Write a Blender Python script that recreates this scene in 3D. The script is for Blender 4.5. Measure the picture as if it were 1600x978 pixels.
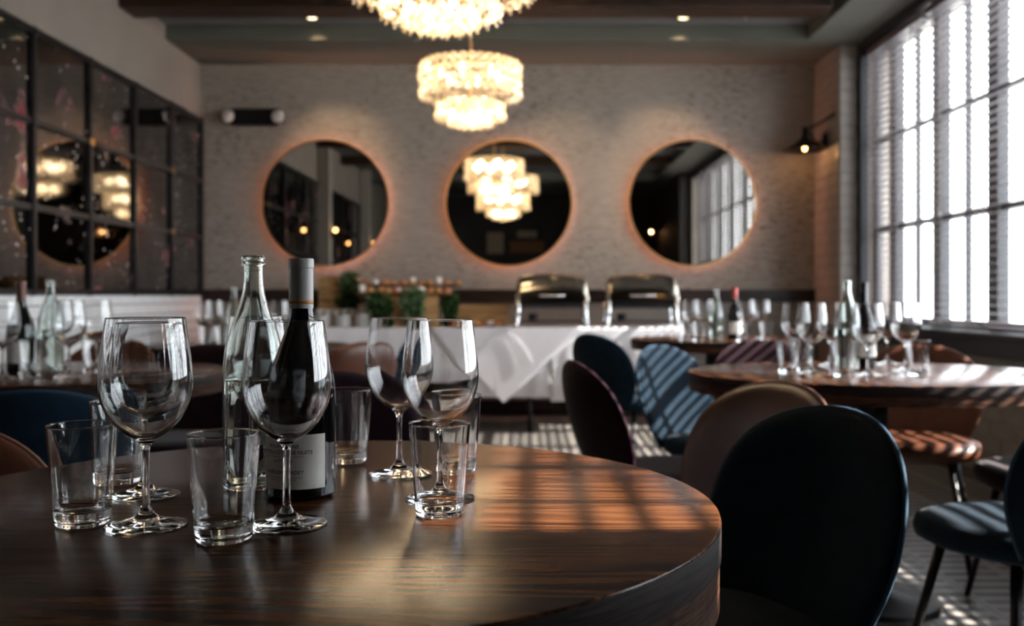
import bpy, bmesh, math, random
from mathutils import Vector, Matrix
random.seed(7)
PI = math.pi
for o in list(bpy.data.objects): bpy.data.objects.remove(o)
C = bpy.context.scene.collection

# ------------------------------------------------------------------ camera
cam_d = bpy.data.cameras.new('camera'); cam = bpy.data.objects.new('camera', cam_d); C.objects.link(cam)
cam.location = (0, 0, 1.0); cam.rotation_euler = (PI/2, 0, 0)
cam_d.sensor_width = 36; cam_d.lens = 33.75
cam_d.shift_x = -0.015625; cam_d.shift_y = -0.016875
cam_d.clip_start = 0.02; cam_d.clip_end = 200
cam_d.dof.use_dof = True; cam_d.dof.focus_distance = 1.1; cam_d.dof.aperture_fstop = 4.6
bpy.context.scene.camera = cam
# ------------------------------------------------------------------ exposure, sky, sun, portals
sc = bpy.context.scene
sc.view_settings.view_transform = 'Standard'; sc.view_settings.look = 'None'
sc.view_settings.gamma = 1; sc.view_settings.use_curve_mapping = False
sc.view_settings.exposure = 0.72
W = bpy.data.worlds.new('sky'); sc.world = W; W.use_nodes = True
bg = W.node_tree.nodes['Background']; bg.inputs[0].default_value = (0.88, 0.94, 1.0, 1); bg.inputs[1].default_value = 7.0
sun_d = bpy.data.lights.new('sun', 'SUN'); sun = bpy.data.objects.new('sun', sun_d); C.objects.link(sun)
sun_d.energy = 28; sun_d.angle = 0.0093; sun_d.color = (1.0, 0.93, 0.84)
SUN_EL = math.radians(36); SUN_AZ = math.radians(1)
sdir = Vector((-math.cos(SUN_EL)*math.cos(SUN_AZ), math.cos(SUN_EL)*math.sin(SUN_AZ), -math.sin(SUN_EL)))
sun.rotation_euler = sdir.to_track_quat('-Z', 'Y').to_euler(); sun.location = (6, 3, 6)
def portal(y0, y1, z0, z1, x):
    d = bpy.data.lights.new('window_portal', 'AREA'); d.shape = 'RECTANGLE'; d.size = z1-z0; d.size_y = y1-y0
    d.cycles.is_portal = True
    o = bpy.data.objects.new('window_portal', d); C.objects.link(o)
    o.location = (x, (y0+y1)/2, (z0+z1)/2); o.rotation_euler = (0, PI/2, 0)   # -Z of the light looks to -X
    o.rotation_euler = Vector((-1, 0, 0)).to_track_quat('-Z', 'Y').to_euler()
    d.size = y1-y0; d.size_y = z1-z0
portal(0.93, 7.5, 0.8, 2.9, 2.86)

# ------------------------------------------------------------------ materials
def new_mat(name):
    m = bpy.data.materials.new(name); m.use_nodes = True
    return m, m.node_tree, m.node_tree.nodes, m.node_tree.links
def pbsdf(m): return m.node_tree.nodes['Principled BSDF']
def mat(name, col, rough=0.5, metal=0.0, noise=0.0, scale=20, bump=0.0, sheen=0.0, coat=0.0, spec=0.5, stretch=(1,1,1), bscale=None):
    m, nt, N, L = new_mat(name); p = pbsdf(m)
    p.inputs['Base Color'].default_value = (*col, 1); p.inputs['Roughness'].default_value = rough
    p.inputs['Metallic'].default_value = metal; p.inputs['Specular IOR Level'].default_value = spec
    if sheen: p.inputs['Sheen Weight'].default_value = sheen; p.inputs['Sheen Roughness'].default_value = 0.4
    if coat: p.inputs['Coat Weight'].default_value = coat; p.inputs['Coat Roughness'].default_value = 0.05
    tc = N.new('ShaderNodeTexCoord'); mp = N.new('ShaderNodeMapping'); mp.inputs['Scale'].default_value = stretch
    L.new(tc.outputs['Object'], mp.inputs[0])
    nz = N.new('ShaderNodeTexNoise'); nz.inputs['Scale'].default_value = scale; nz.inputs['Detail'].default_value = 5
    L.new(mp.outputs[0], nz.inputs['Vector'])
    if noise:
        r = N.new('ShaderNodeMapRange'); r.inputs['From Min'].default_value = .3; r.inputs['From Max'].default_value = .7
        r.inputs['To Min'].default_value = 1-noise; r.inputs['To Max'].default_value = 1+noise
        L.new(nz.outputs['Fac'], r.inputs['Value'])
        mx = N.new('ShaderNodeVectorMath'); mx.operation = 'SCALE'; mx.inputs[0].default_value = col
        L.new(r.outputs[0], mx.inputs['Scale']); L.new(mx.outputs[0], p.inputs['Base Color'])
    if bump:
        n2 = nz
        if bscale:
            n2 = N.new('ShaderNodeTexNoise'); n2.inputs['Scale'].default_value = bscale; L.new(mp.outputs[0], n2.inputs['Vector'])
        b = N.new('ShaderNodeBump'); b.inputs['Strength'].default_value = bump; b.inputs['Distance'].default_value = 0.002
        L.new(n2.outputs['Fac'], b.inputs['Height']); L.new(b.outputs[0], p.inputs['Normal'])
    return m
def emit(name, col, s):
    m, nt, N, L = new_mat(name); p = pbsdf(m)
    p.inputs['Base Color'].default_value = (*col, 1); p.inputs['Emission Color'].default_value = (*col, 1); p.inputs['Emission Strength'].default_value = s
    return m
def glass(name, col=(1,1,1), ior=1.5, rough=0.0):
    m, nt, N, L = new_mat(name); p = pbsdf(m)
    p.inputs['Base Color'].default_value = (*col, 1); p.inputs['Transmission Weight'].default_value = 1
    p.inputs['IOR'].default_value = ior; p.inputs['Roughness'].default_value = rough
    return m
def ramp(N, stops):
    r = N.new('ShaderNodeValToRGB'); e = r.color_ramp.elements
    while len(e) > 1: e.remove(e[-1])
    e[0].position = stops[0][0]; e[0].color = (*stops[0][1], 1)
    for pos, c in stops[1:]:
        k = e.new(pos); k.color = (*c, 1)
    return r
def wood(name, dark, light, rough=0.3, scale=1.0, axis=0, coat=0.0, bump=0.05, spec=.32):
    m, nt, N, L = new_mat(name); p = pbsdf(m)
    tc = N.new('ShaderNodeTexCoord'); mp = N.new('ShaderNodeMapping')
    s = [9*scale, 9*scale, 9*scale]
    if axis < 3: s[axis] = 0.7*scale
    else: s = [1.2*scale, 1.2*scale, 22*scale]
    mp.inputs['Scale'].default_value = s; L.new(tc.outputs['Object'], mp.inputs[0])
    n1 = N.new('ShaderNodeTexNoise'); n1.inputs['Scale'].default_value = 1.6; n1.inputs['Detail'].default_value = 3; n1.inputs['Distortion'].default_value = 0.6
    L.new(mp.outputs[0], n1.inputs['Vector'])
    mul = N.new('ShaderNodeMath'); mul.operation = 'MULTIPLY'; mul.inputs[1].default_value = 9
    L.new(n1.outputs['Fac'], mul.inputs[0])
    fr = N.new('ShaderNodeMath'); fr.operation = 'PINGPONG'; fr.inputs[1].default_value = 0.5; L.new(mul.outputs[0], fr.inputs[0])
    mp2 = N.new('ShaderNodeMapping'); s2 = [170*scale]*3
    if axis < 3: s2[axis] = 5*scale
    else: s2 = [14*scale, 14*scale, 260*scale]; mp2.inputs['Scale'].default_value = s2
    L.new(tc.outputs['Object'], mp2.inputs[0])
    n2 = N.new('ShaderNodeTexNoise'); n2.inputs['Scale'].default_value = 1; n2.inputs['Detail'].default_value = 2; L.new(mp2.outputs[0], n2.inputs['Vector'])
    ad = N.new('ShaderNodeMath'); ad.operation = 'MULTIPLY_ADD'; ad.inputs[1].default_value = 0.9
    L.new(fr.outputs[0], ad.inputs[0]); 
    m3 = N.new('ShaderNodeMath'); m3.operation = 'MULTIPLY'; m3.inputs[1].default_value = 0.75; L.new(n2.outputs['Fac'], m3.inputs[0]); L.new(m3.outputs[0], ad.inputs[2])
    r = ramp(N, [(0.36, tuple(d*0.3 for d in dark)), (0.50, dark), (0.86, light)])
    L.new(ad.outputs[0], r.inputs[0]); L.new(r.outputs[0], p.inputs['Base Color'])
    p.inputs['Roughness'].default_value = rough; p.inputs['Specular IOR Level'].default_value = spec
    if coat: p.inputs['Coat Weight'].default_value = coat; p.inputs['Coat Roughness'].default_value = 0.12
    b = N.new('ShaderNodeBump'); b.inputs['Strength'].default_value = bump; b.inputs['Distance'].default_value = 0.001
    L.new(ad.outputs[0], b.inputs['Height']); L.new(b.outputs[0], p.inputs['Normal'])
    return m

M = {}
M['glass'] = glass('clear_glass', (0.985, 0.99, 0.99), 1.5)
M['bottle_glass'] = glass('pale_bottle_glass', (0.90, 0.97, 0.94), 1.5)
M['water'] = glass('water', (0.97, 0.99, 0.99), 1.33)
M['wine_glass_dark'] = mat('dark_bottle_glass', (0.004, 0.004, 0.005), 0.03)
M['capsule'] = mat('grey_foil', (0.42, 0.42, 0.41), 0.35, noise=.04)
M['capsule_brown'] = mat('brown_foil', (0.16, 0.07, 0.05), 0.4)
M['capsule_red'] = mat('red_foil', (0.35, 0.05, 0.04), 0.4)
M['gold_band'] = mat('orange_gold_band', (0.62, 0.28, 0.07), 0.4)
M['paper'] = mat('label_paper', (0.88, 0.88, 0.83), 0.7, noise=.03, scale=60)
M['ink'] = mat('black_ink', (0.03, 0.03, 0.03), 0.6)
M['table_wood'] = wood('dark_stained_oak', (0.050, 0.0175, 0.0072), (0.135, 0.049, 0.018), 0.20, 1.0, 0)
M['apron_wood'] = wood('dark_stained_oak_edge', (0.035, 0.015, 0.009), (0.095, 0.040, 0.021), 0.5, 1.0, 3, bump=.12, spec=.12)
M['rim_wood'] = wood('dark_slab_edge', (0.014, 0.009, 0.008), (0.028, 0.019, 0.017), 0.55, 1.0, 3, bump=.08, spec=.12)
M['beam_wood'] = wood('dark_beam_wood', (0.0224, 0.0109, 0.0064), (0.0544, 0.0269, 0.0154), 0.5, .8, 0)
M['light_wood'] = wood('pale_oak', (0.3641, 0.2081, 0.0868), (0.5028, 0.3121, 0.1474), 0.5, 1, 0)
M['rail_wood'] = wood('dark_rail_wood', (0.018, 0.010, 0.008), (0.045, 0.024, 0.018), 0.35, 1, 0)
M['board_wood'] = wood('serving_board_wood', (0.10, 0.04, 0.02), (0.2, 0.09, 0.04), 0.4, 1, 0)
M['black_metal'] = mat('black_metal', (0.012, 0.012, 0.013), 0.38, metal=.6)
M['steel_frame'] = mat('blackened_steel', (0.0440, 0.0416, 0.0440), 0.42, metal=.8, noise=.25, scale=12)
M['window_metal'] = mat('window_frame_paint', (0.02, 0.022, 0.028), 0.45)
M['chrome'] = mat('chrome', (0.80, 0.80, 0.80), 0.10, metal=1)
M['lid_steel'] = mat('polished_lid', (0.55, 0.50, 0.42), 0.10, metal=1)
M['brass'] = mat('brass', (0.65, 0.40, 0.18), 0.3, metal=1)
M['navy'] = mat('navy_velvet', (0.0035, 0.0125, 0.0235), 0.85, noise=.25, scale=25, sheen=.05, bump=.25, bscale=500, spec=.1)
M['purple'] = mat('plum_velvet', (0.0126, 0.0032, 0.0068), 0.85, noise=.25, scale=25, sheen=.12, bump=.25, bscale=500, spec=.1)
M['leather'] = mat('brown_leather', (0.088, 0.030, 0.015), 0.36, noise=.28, scale=10, bump=.2, bscale=180)
M['piping_navy'] = mat('navy_piping', (0.02, 0.05, 0.085), 0.8, spec=.2)
M['piping_purple'] = mat('plum_piping', (0.03, 0.009, 0.018), 0.8, spec=.2)
M['piping_brown'] = mat('brown_piping', (0.13, 0.05, 0.03), 0.5)
M['linen'] = mat('white_linen', (0.74, 0.74, 0.80), 0.85, noise=.03, scale=8, bump=.2, bscale=300)
M['china'] = mat('white_china', (0.75, 0.75, 0.74), 0.2)
M['soffit'] = mat('grey_green_paint', (0.1034, 0.1130, 0.0968), 0.7, noise=.05, scale=3)
M['ceiling'] = mat('blue_grey_ceiling', (0.1291, 0.1356, 0.1421), 0.8, noise=.05, scale=3)
M['left_plaster'] = mat('warm_grey_plaster', (0.2160, 0.1908, 0.1692), 0.85, noise=.06, scale=2.5, bump=.1)
M['column_paint'] = mat('pale_column_paint', (0.2880, 0.2700, 0.2400), 0.7)
M['dark_wall'] = mat('dark_rear_wall', (0.03, 0.026, 0.024), 0.7, noise=.3, scale=2)
M['white_tile'] = mat('white_glazed_tile', (0.80, 0.82, 0.84), 0.22, noise=.04, scale=3)
M['grey_tile'] = mat('stone_grey_tile', (0.2475, 0.2250, 0.2025), 0.45, noise=.08, scale=3)
M['grout'] = mat('grout', (0.1040, 0.1000, 0.0960), 0.9)
M['slat'] = mat('blind_slat_grey', (0.13, 0.12, 0.135), 0.5)
M['cord'] = mat('blind_cord', (0.35, 0.33, 0.32), 0.8)
M['ground'] = mat('pavement', (0.45, 0.45, 0.44), 0.9)
M['leaf'] = mat('leaf_green', (0.0350, 0.0770, 0.0175), 0.5, noise=.5, scale=12)
M['leaf2'] = mat('leaf_pale', (0.1040, 0.1760, 0.0800), 0.5, noise=.4, scale=12)
M['stem'] = mat('stem_brown', (0.10, 0.06, 0.03), 0.7)
M['toast'] = mat('toasted_bread', (0.50, 0.24, 0.08), 0.7, noise=.3, scale=80)
M['tomato'] = mat('tomato_topping', (0.42, 0.08, 0.035), 0.4, noise=.4, scale=120)
M['cheese'] = mat('white_cheese', (0.8, 0.78, 0.74), 0.5)
M['bulb_warm'] = emit('warm_bulb', (1.0, 0.74, 0.42), 6)
M['bulb_small'] = emit('small_orange_bulb', (1.0, 0.50, 0.16), 12)
M['halo'] = emit('halo_strip', (1.0, 0.42, 0.27), 38)
M['lamp_lens'] = mat('frosted_lamp_lens', (0.62, 0.6, 0.57), 0.2)
M['picture'] = mat('beige_print', (0.35, 0.28, 0.18), 0.7)
M['picture2'] = mat('brown_print', (0.22, 0.09, 0.03), 0.7)

# plaster of the far wall: streaky, speckled wallpaper
def plaster():
    m, nt, N, L = new_mat('streaked_plaster_wallpaper'); p = pbsdf(m)
    tc = N.new('ShaderNodeTexCoord')
    mp = N.new('ShaderNodeMapping'); mp.inputs['Scale'].default_value = (3.5, 1, 22); L.new(tc.outputs['Object'], mp.inputs[0])
    a = N.new('ShaderNodeTexNoise'); a.inputs['Scale'].default_value = 2.2; a.inputs['Detail'].default_value = 6; a.inputs['Roughness'].default_value = .7; L.new(mp.outputs[0], a.inputs['Vector'])
    mpb = N.new('ShaderNodeMapping'); mpb.inputs['Scale'].default_value = (8, 1, 24); L.new(tc.outputs['Object'], mpb.inputs[0])
    b = N.new('ShaderNodeTexNoise'); b.inputs['Scale'].default_value = 1.6; b.inputs['Detail'].default_value = 8; b.inputs['Roughness'].default_value = .75; L.new(mpb.outputs[0], b.inputs['Vector'])
    c = N.new('ShaderNodeTexNoise'); c.inputs['Scale'].default_value = 1.3; c.inputs['Detail'].default_value = 3; L.new(tc.outputs['Object'], c.inputs['Vector'])
    r1 = ramp(N, [(0.3, (0.255, 0.222, 0.195)), (0.7, (0.375, 0.335, 0.30))]); L.new(a.outputs['Fac'], r1.inputs[0])
    r2 = ramp(N, [(0.40, (0.36, 0.34, 0.32)), (0.49, (1, 1, 1))]); L.new(b.outputs['Fac'], r2.inputs[0])
    mask = ramp(N, [(0.38, (0, 0, 0)), (0.6, (1, 1, 1))]); L.new(c.outputs['Fac'], mask.inputs[0])
    mx = N.new('ShaderNodeMix'); mx.data_type = 'RGBA'; mx.blend_type = 'MULTIPLY'
    L.new(mask.outputs[0], mx.inputs['Factor']); L.new(r1.outputs[0], mx.inputs[6]); L.new(r2.outputs[0], mx.inputs[7])
    L.new(mx.outputs[2], p.inputs['Base Color']); p.inputs['Roughness'].default_value = .6
    bm_ = N.new('ShaderNodeBump'); bm_.inputs['Strength'].default_value = .3; bm_.inputs['Distance'].default_value = .003
    L.new(a.outputs['Fac'], bm_.inputs['Height']); L.new(bm_.outputs[0], p.inputs['Normal'])
    return m
M['plaster'] = plaster()
# antique mirror: real reflection, worn silvering in specks and red blotches
def antique():
    m, nt, N, L = new_mat('antique_mirror_glass'); p = pbsdf(m)
    tc = N.new('ShaderNodeTexCoord')
    v = N.new('ShaderNodeTexVoronoi'); v.inputs['Scale'].default_value = 19; v.inputs['Randomness'].default_value = 1; L.new(tc.outputs['Object'], v.inputs['Vector'])
    sp = ramp(N, [(0.11, (1, 1, 1)), (0.18, (0, 0, 0))]); L.new(v.outputs['Distance'], sp.inputs[0])
    nb = N.new('ShaderNodeTexNoise'); nb.inputs['Scale'].default_value = 3; nb.inputs['Detail'].default_value = 6; L.new(tc.outputs['Object'], nb.inputs['Vector'])
    nm = ramp(N, [(0.43, (0, 0, 0)), (0.53, (1, 1, 1))]); L.new(nb.outputs['Fac'], nm.inputs[0])
    mul = N.new('ShaderNodeMath'); mul.operation = 'MULTIPLY'; L.new(sp.outputs[0], mul.inputs[0]); L.new(nm.outputs[0], mul.inputs[1])
    nr = N.new('ShaderNodeTexNoise'); nr.inputs['Scale'].default_value = 4.2; nr.inputs['Detail'].default_value = 5
    mpr = N.new('ShaderNodeMapping'); mpr.inputs['Location'].default_value = (3.1, 7.7, 1.2); L.new(tc.outputs['Object'], mpr.inputs[0]); L.new(mpr.outputs[0], nr.inputs['Vector'])
    rr = ramp(N, [(0.60, (0, 0, 0)), (0.72, (1, 1, 1))]); L.new(nr.outputs['Fac'], rr.inputs[0])
    base = ramp(N, [(0.3, (0.17, 0.17, 0.175)), (0.7, (0.29, 0.285, 0.285))]); L.new(nb.outputs['Fac'], base.inputs[0])
    m1 = N.new('ShaderNodeMix'); m1.data_type = 'RGBA'; m1.inputs[7].default_value = (0.20, 0.02, 0.025, 1)
    L.new(rr.outputs[0], m1.inputs['Factor']); L.new(base.outputs[0], m1.inputs[6])
    m2 = N.new('ShaderNodeMix'); m2.data_type = 'RGBA'; m2.inputs[7].default_value = (0.62, 0.62, 0.62, 1)
    L.new(mul.outputs[0], m2.inputs['Factor']); L.new(m1.outputs[2], m2.inputs[6]); L.new(m2.outputs[2], p.inputs['Base Color'])
    mm = N.new('ShaderNodeMath'); mm.operation = 'MAXIMUM'; L.new(mul.outputs[0], mm.inputs[0]); L.new(rr.outputs[0], mm.inputs[1])
    mr = N.new('ShaderNodeMapRange'); mr.inputs['To Min'].default_value = 1; mr.inputs['To Max'].default_value = .2; L.new(mm.outputs[0], mr.inputs['Value']); L.new(mr.outputs[0], p.inputs['Metallic'])
    rg = N.new('ShaderNodeMapRange'); rg.inputs['To Min'].default_value = .04; rg.inputs['To Max'].default_value = .5; L.new(mm.outputs[0], rg.inputs['Value']); L.new(rg.outputs[0], p.inputs['Roughness'])
    return m
M['antique'] = antique()
M['mirror'] = mat('mirror_silver', (0.62, 0.60, 0.56), 0.01, metal=1)
def pane_mat():
    m, nt, N, L = new_mat('window_glass'); out = N['Material Output']; N.remove(pbsdf(m))
    t = N.new('ShaderNodeBsdfTransparent'); g = N.new('ShaderNodeBsdfGlossy'); g.inputs['Roughness'].default_value = .01
    lw = N.new('ShaderNodeLayerWeight'); lw.inputs[0].default_value = .5; mx = N.new('ShaderNodeMixShader')
    pw = N.new('ShaderNodeMath'); pw.operation = 'POWER'; pw.inputs[1].default_value = 5; ma = N.new('ShaderNodeMath'); ma.operation = 'MULTIPLY_ADD'; ma.inputs[1].default_value = .9; ma.inputs[2].default_value = .04
    L.new(lw.outputs['Facing'], pw.inputs[0]); L.new(pw.outputs[0], ma.inputs[0]); L.new(ma.outputs[0], mx.inputs[0]); L.new(t.outputs[0], mx.inputs[1]); L.new(g.outputs[0], mx.inputs[2]); L.new(mx.outputs[0], out.inputs[0])
    return m
M['pane'] = pane_mat()
def drop_mat():
    m, nt, N, L = new_mat('chandelier_glass'); out = N['Material Output']; N.remove(pbsdf(m))
    tr = N.new('ShaderNodeBsdfTranslucent'); tr.inputs[0].default_value = (1.0, 0.90, 0.74, 1)
    g = N.new('ShaderNodeBsdfGlossy'); g.inputs['Roughness'].default_value = .08; g.inputs[0].default_value = (1, .97, .92, 1)
    t = N.new('ShaderNodeBsdfTransparent'); t.inputs[0].default_value = (1, .95, .88, 1)
    lw = N.new('ShaderNodeLayerWeight'); lw.inputs[0].default_value = .45
    a = N.new('ShaderNodeMixShader'); a.inputs[0].default_value = .42; L.new(tr.outputs[0], a.inputs[1]); L.new(t.outputs[0], a.inputs[2])
    b = N.new('ShaderNodeMixShader'); L.new(lw.outputs['Facing'], b.inputs[0]); L.new(a.outputs[0], b.inputs[1]); L.new(g.outputs[0], b.inputs[2])
    L.new(b.outputs[0], out.inputs[0]); return m
M['drop'] = drop_mat()
def tile_floor_mat():
    # printed cement tile: pale ground with dark bars across it
    m, nt, N, L = new_mat('patterned_cement_tile'); p = pbsdf(m)
    tc = N.new('ShaderNodeTexCoord'); sx = N.new('ShaderNodeSeparateXYZ'); L.new(tc.outputs['Object'], sx.inputs[0])
    w = N.new('ShaderNodeMath'); w.operation = 'MULTIPLY'; w.inputs[1].default_value = 1/0.078; L.new(sx.outputs['Y'], w.inputs[0])
    f = N.new('ShaderNodeMath'); f.operation = 'PINGPONG'; f.inputs[1].default_value = .5; L.new(w.outputs[0], f.inputs[0])
    ax = N.new('ShaderNodeMath'); ax.operation = 'ABSOLUTE'; L.new(sx.outputs['X'], ax.inputs[0])
    lt = N.new('ShaderNodeMath'); lt.operation = 'LESS_THAN'; lt.inputs[1].default_value = .098; L.new(ax.outputs[0], lt.inputs[0])
    gt = N.new('ShaderNodeMath'); gt.operation = 'GREATER_THAN'; gt.inputs[1].default_value = .24; L.new(f.outputs[0], gt.inputs[0])
    mu = N.new('ShaderNodeMath'); mu.operation = 'MULTIPLY'; L.new(lt.outputs[0], mu.inputs[0]); L.new(gt.outputs[0], mu.inputs[1])
    mx = N.new('ShaderNodeMix'); mx.data_type = 'RGBA'; mx.inputs[6].default_value = (0.24, 0.22, 0.20, 1); mx.inputs[7].default_value = (0.03, 0.03, 0.032, 1)
    L.new(mu.outputs[0], mx.inputs['Factor']); L.new(mx.outputs[2], p.inputs['Base Color']); p.inputs['Roughness'].default_value = .35
    return m
M['floor_tile'] = tile_floor_mat()

# ------------------------------------------------------------------ mesh helpers
def link(name, me, m=None, parent=None, loc=(0,0,0), rz=0, smooth=False):
    o = bpy.data.objects.new(name, me); C.objects.link(o); o.location = loc; o.rotation_euler = (0, 0, rz)
    if m is not None and not me.materials: me.materials.append(m)
    if parent: o.parent = parent
    if smooth: me.polygons.foreach_set('use_smooth', [True]*len(me.polygons))
    return o
class MB:
    def __init__(s): s.v = []; s.f = []
    def add(s, vs, fs):
        n = len(s.v); s.v += [tuple(v) for v in vs]; s.f += [tuple(i+n for i in f) for f in fs]; return s
    def box(s, x0, x1, y0, y1, z0, z1):
        vs = [(x,y,z) for z in (z0,z1) for y in (y0,y1) for x in (x0,x1)]
        return s.add(vs, [(0,2,3,1),(4,5,7,6),(0,1,5,4),(2,6,7,3),(0,4,6,2),(1,3,7,5)])
    def tube(s, pts, r, n=8, caps=True, radii=None):
        pts = [Vector(p) for p in pts]; vs = []; fs = []
        t0 = (pts[1]-pts[0]).normalized(); up = Vector((0,0,1)) if abs(t0.z) < .9 else Vector((1,0,0))
        for i, p in enumerate(pts):
            t = (pts[min(i+1, len(pts)-1)]-pts[max(i-1, 0)]).normalized()
            a = t.cross(up)
            if a.length < 1e-5: a = t.cross(Vector((0,1,0)))
            a.normalize(); b = a.cross(t).normalized(); up = b
            rr = radii[i] if radii else r
            for k in range(n):
                th = 2*PI*k/n; vs.append(p+a*math.cos(th)*rr+b*math.sin(th)*rr)
        for i in range(len(pts)-1):
            for k in range(n):
                fs.append((i*n+k, i*n+(k+1)%n, (i+1)*n+(k+1)%n, (i+1)*n+k))
        if caps: fs += [tuple(range(n-1,-1,-1)), tuple((len(pts)-1)*n+k for k in range(n))]
        return s.add(vs, fs)
    def lathe(s, prof, n=32, c=(0,0,0), sx=1, sy=1):
        vs = []; fs = []; idx = []
        for r, z in prof:
            if r < 1e-6: idx.append([len(vs)]); vs.append((c[0], c[1], c[2]+z))
            else:
                idx.append(list(range(len(vs), len(vs)+n)))
                for k in range(n): vs.append((c[0]+sx*r*math.cos(2*PI*k/n), c[1]+sy*r*math.sin(2*PI*k/n), c[2]+z))
        for a, b in zip(idx, idx[1:]):
            if len(a) == 1 and len(b) == 1: continue
            for k in range(n):
                k2 = (k+1) % n
                if len(a) == 1: fs.append((a[0], b[k2], b[k]))
                elif len(b) == 1: fs.append((a[k], a[k2], b[0]))
                else: fs.append((a[k], a[k2], b[k2], b[k]))
        return s.add(vs, fs)
    def mesh(s, name='mesh'):
        me = bpy.data.meshes.new(name); me.from_pydata(s.v, [], s.f); me.update()
        b = bmesh.new(); b.from_mesh(me); bmesh.ops.recalc_face_normals(b, faces=b.faces); b.to_mesh(me); b.free()
        return me
    def build(s, name, m, parent=None, loc=(0,0,0), rz=0, smooth=False, bevel=0):
        o = link(name, s.mesh(name), m, parent, loc, rz, smooth)
        if bevel:
            md = o.modifiers.new('bevel', 'BEVEL'); md.width = bevel; md.segments = 2; md.limit_method = 'ANGLE'
        return o
def auto(o, ang=35):
    me = o.data; me.set_sharp_from_angle(angle=math.radians(ang)); return o
def spline(pts, n=5):
    out = []
    P = [pts[0]]+list(pts)+[pts[-1]]
    for i in range(1, len(P)-2):
        for k in range(n):
            t = k/n; p0,p1,p2,p3 = P[i-1],P[i],P[i+1],P[i+2]
            out.append(tuple(.5*((2*p1[j])+(-p0[j]+p2[j])*t+(2*p0[j]-5*p1[j]+4*p2[j]-p3[j])*t*t+(-p0[j]+3*p1[j]-3*p2[j]+p3[j])*t**3) for j in range(len(p1))))
    out.append(tuple(pts[-1])); return out
def thing(name, label, cat, loc=(0,0,0), rz=0, group=None):
    o = bpy.data.objects.new(name, None); C.objects.link(o); o.location = loc; o.rotation_euler = (0,0,rz)
    o.empty_display_size = .05
    return tag(o, label, cat, group)
def tag(o, label, cat, group=None):
    o['label'] = label; o['category'] = cat
    if group: o['group'] = group
    return o
def struct(o, label=None):
    o['kind'] = 'structure'
    if label: o['label'] = label
    return o
def kids(o): return [c for c in KIDS.get(o, [])]
def dup(root, loc, rz, label, group=None, scale=None):
    r = root.copy(); C.objects.link(r); r.location = loc; r.rotation_euler = (0,0,rz); r['label'] = label
    if group: r['group'] = group
    if scale: r.scale = (scale,)*3
    for ch in root.children:
        c = ch.copy(); C.objects.link(c); c.parent = r
        for g in ch.children:
            d = g.copy(); C.objects.link(d); d.parent = c
    return r

# ------------------------------------------------------------------ room shell
XL, XR, YB, YR, ZC, ZS = -2.757, 2.42, 8.1, -3.6, 3.06, 2.95
XW = 2.60   # window wall inner face
fl = struct(MB().box(XL-.1, 2.9, YR, YB+.1, -.1, -.008).build('floor', M['grout']), 'dark patterned tile floor')
struct(MB().box(XL-.1, 2.9, YR, YB+.1, ZC, ZC+.1).build('ceiling', M['ceiling']), 'blue-grey painted ceiling between dark beams')
wb = struct(MB().box(XL-.1, 2.9, YB, YB+.15, -.1, ZC).build('wall_back', M['plaster']), 'far wall in streaked grey wallpaper')
wl = struct(MB().box(XL-.15, XL, YR, YB, -.1, ZC).build('wall_left', M['left_plaster']), 'left wall in warm grey plaster')
struct(MB().box(XL-.1, 2.9, YR-.15, YR, -.1, ZC).build('wall_rear', M['dark_wall']), 'dark wall behind the camera')
# right wall: sill wall, head, corner pillar, rear pillar
wr = struct(MB().box(XW, 2.9, YR, YB, -.1, .72).box(XW, 2.9, YR, YB, 2.93, ZC).box(XW, 2.9, 7.5, YB, .72, 2.93).box(XW, 2.9, YR, .93, .72, 2.93).build('wall_right', M['left_plaster']), 'right wall carrying the windows')
pil = struct(MB().box(XR, XW, 7.45, YB, 0, ZS).build('trim_1', M['grout']), 'tiled corner pillar beside the windows')
struct(MB().box(XR, XW, YR, .80, 0, ZS).build('trim_2', M['dark_wall']), 'dark pier behind the camera beside the windows')
struct(MB().box(XL, XW, 7.30, YB, ZS, ZC).build('trim_3', M['soffit']), 'grey-green soffit along the far wall')
struct(MB().box(2.13, XW, YR, 7.30, ZS, ZC).build('trim_4', M['soffit']), 'grey-green soffit above the windows')
struct(MB().box(XL, 2.13, -.4, .15, ZS-.03, ZC).build('trim_5', M['soffit']), 'grey-green cross soffit behind the camera')
# chair rail
struct(MB().box(XL, XR, YB-.035, YB, .945, 1.045).box(XL, XR, YB-.045, YB, 1.035, 1.052).build('trim_6', M['rail_wood']), 'dark chair rail on the far wall')
struct(MB().box(XL, XR, YB-.018, YB, 0, .12).build('baseboard_back', M['rail_wood']))
# window sill
struct(MB().box(XW-.10, 2.86, .93, 7.44, .76, .795).box(XW-.06, XW, .93, 7.44, .66, .76).build('trim_7', M['window_metal'], bevel=.004), 'dark window sill and apron')
# window reveal head / side casing
struct(MB().box(XW-.04, XW+.02, 7.38, 7.5, .795, 2.95).box(XW-.04, XW+.02, .93, 7.38, 2.90, 2.95).build('trim_8', M['window_metal']), 'dark casing round the windows')

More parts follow.
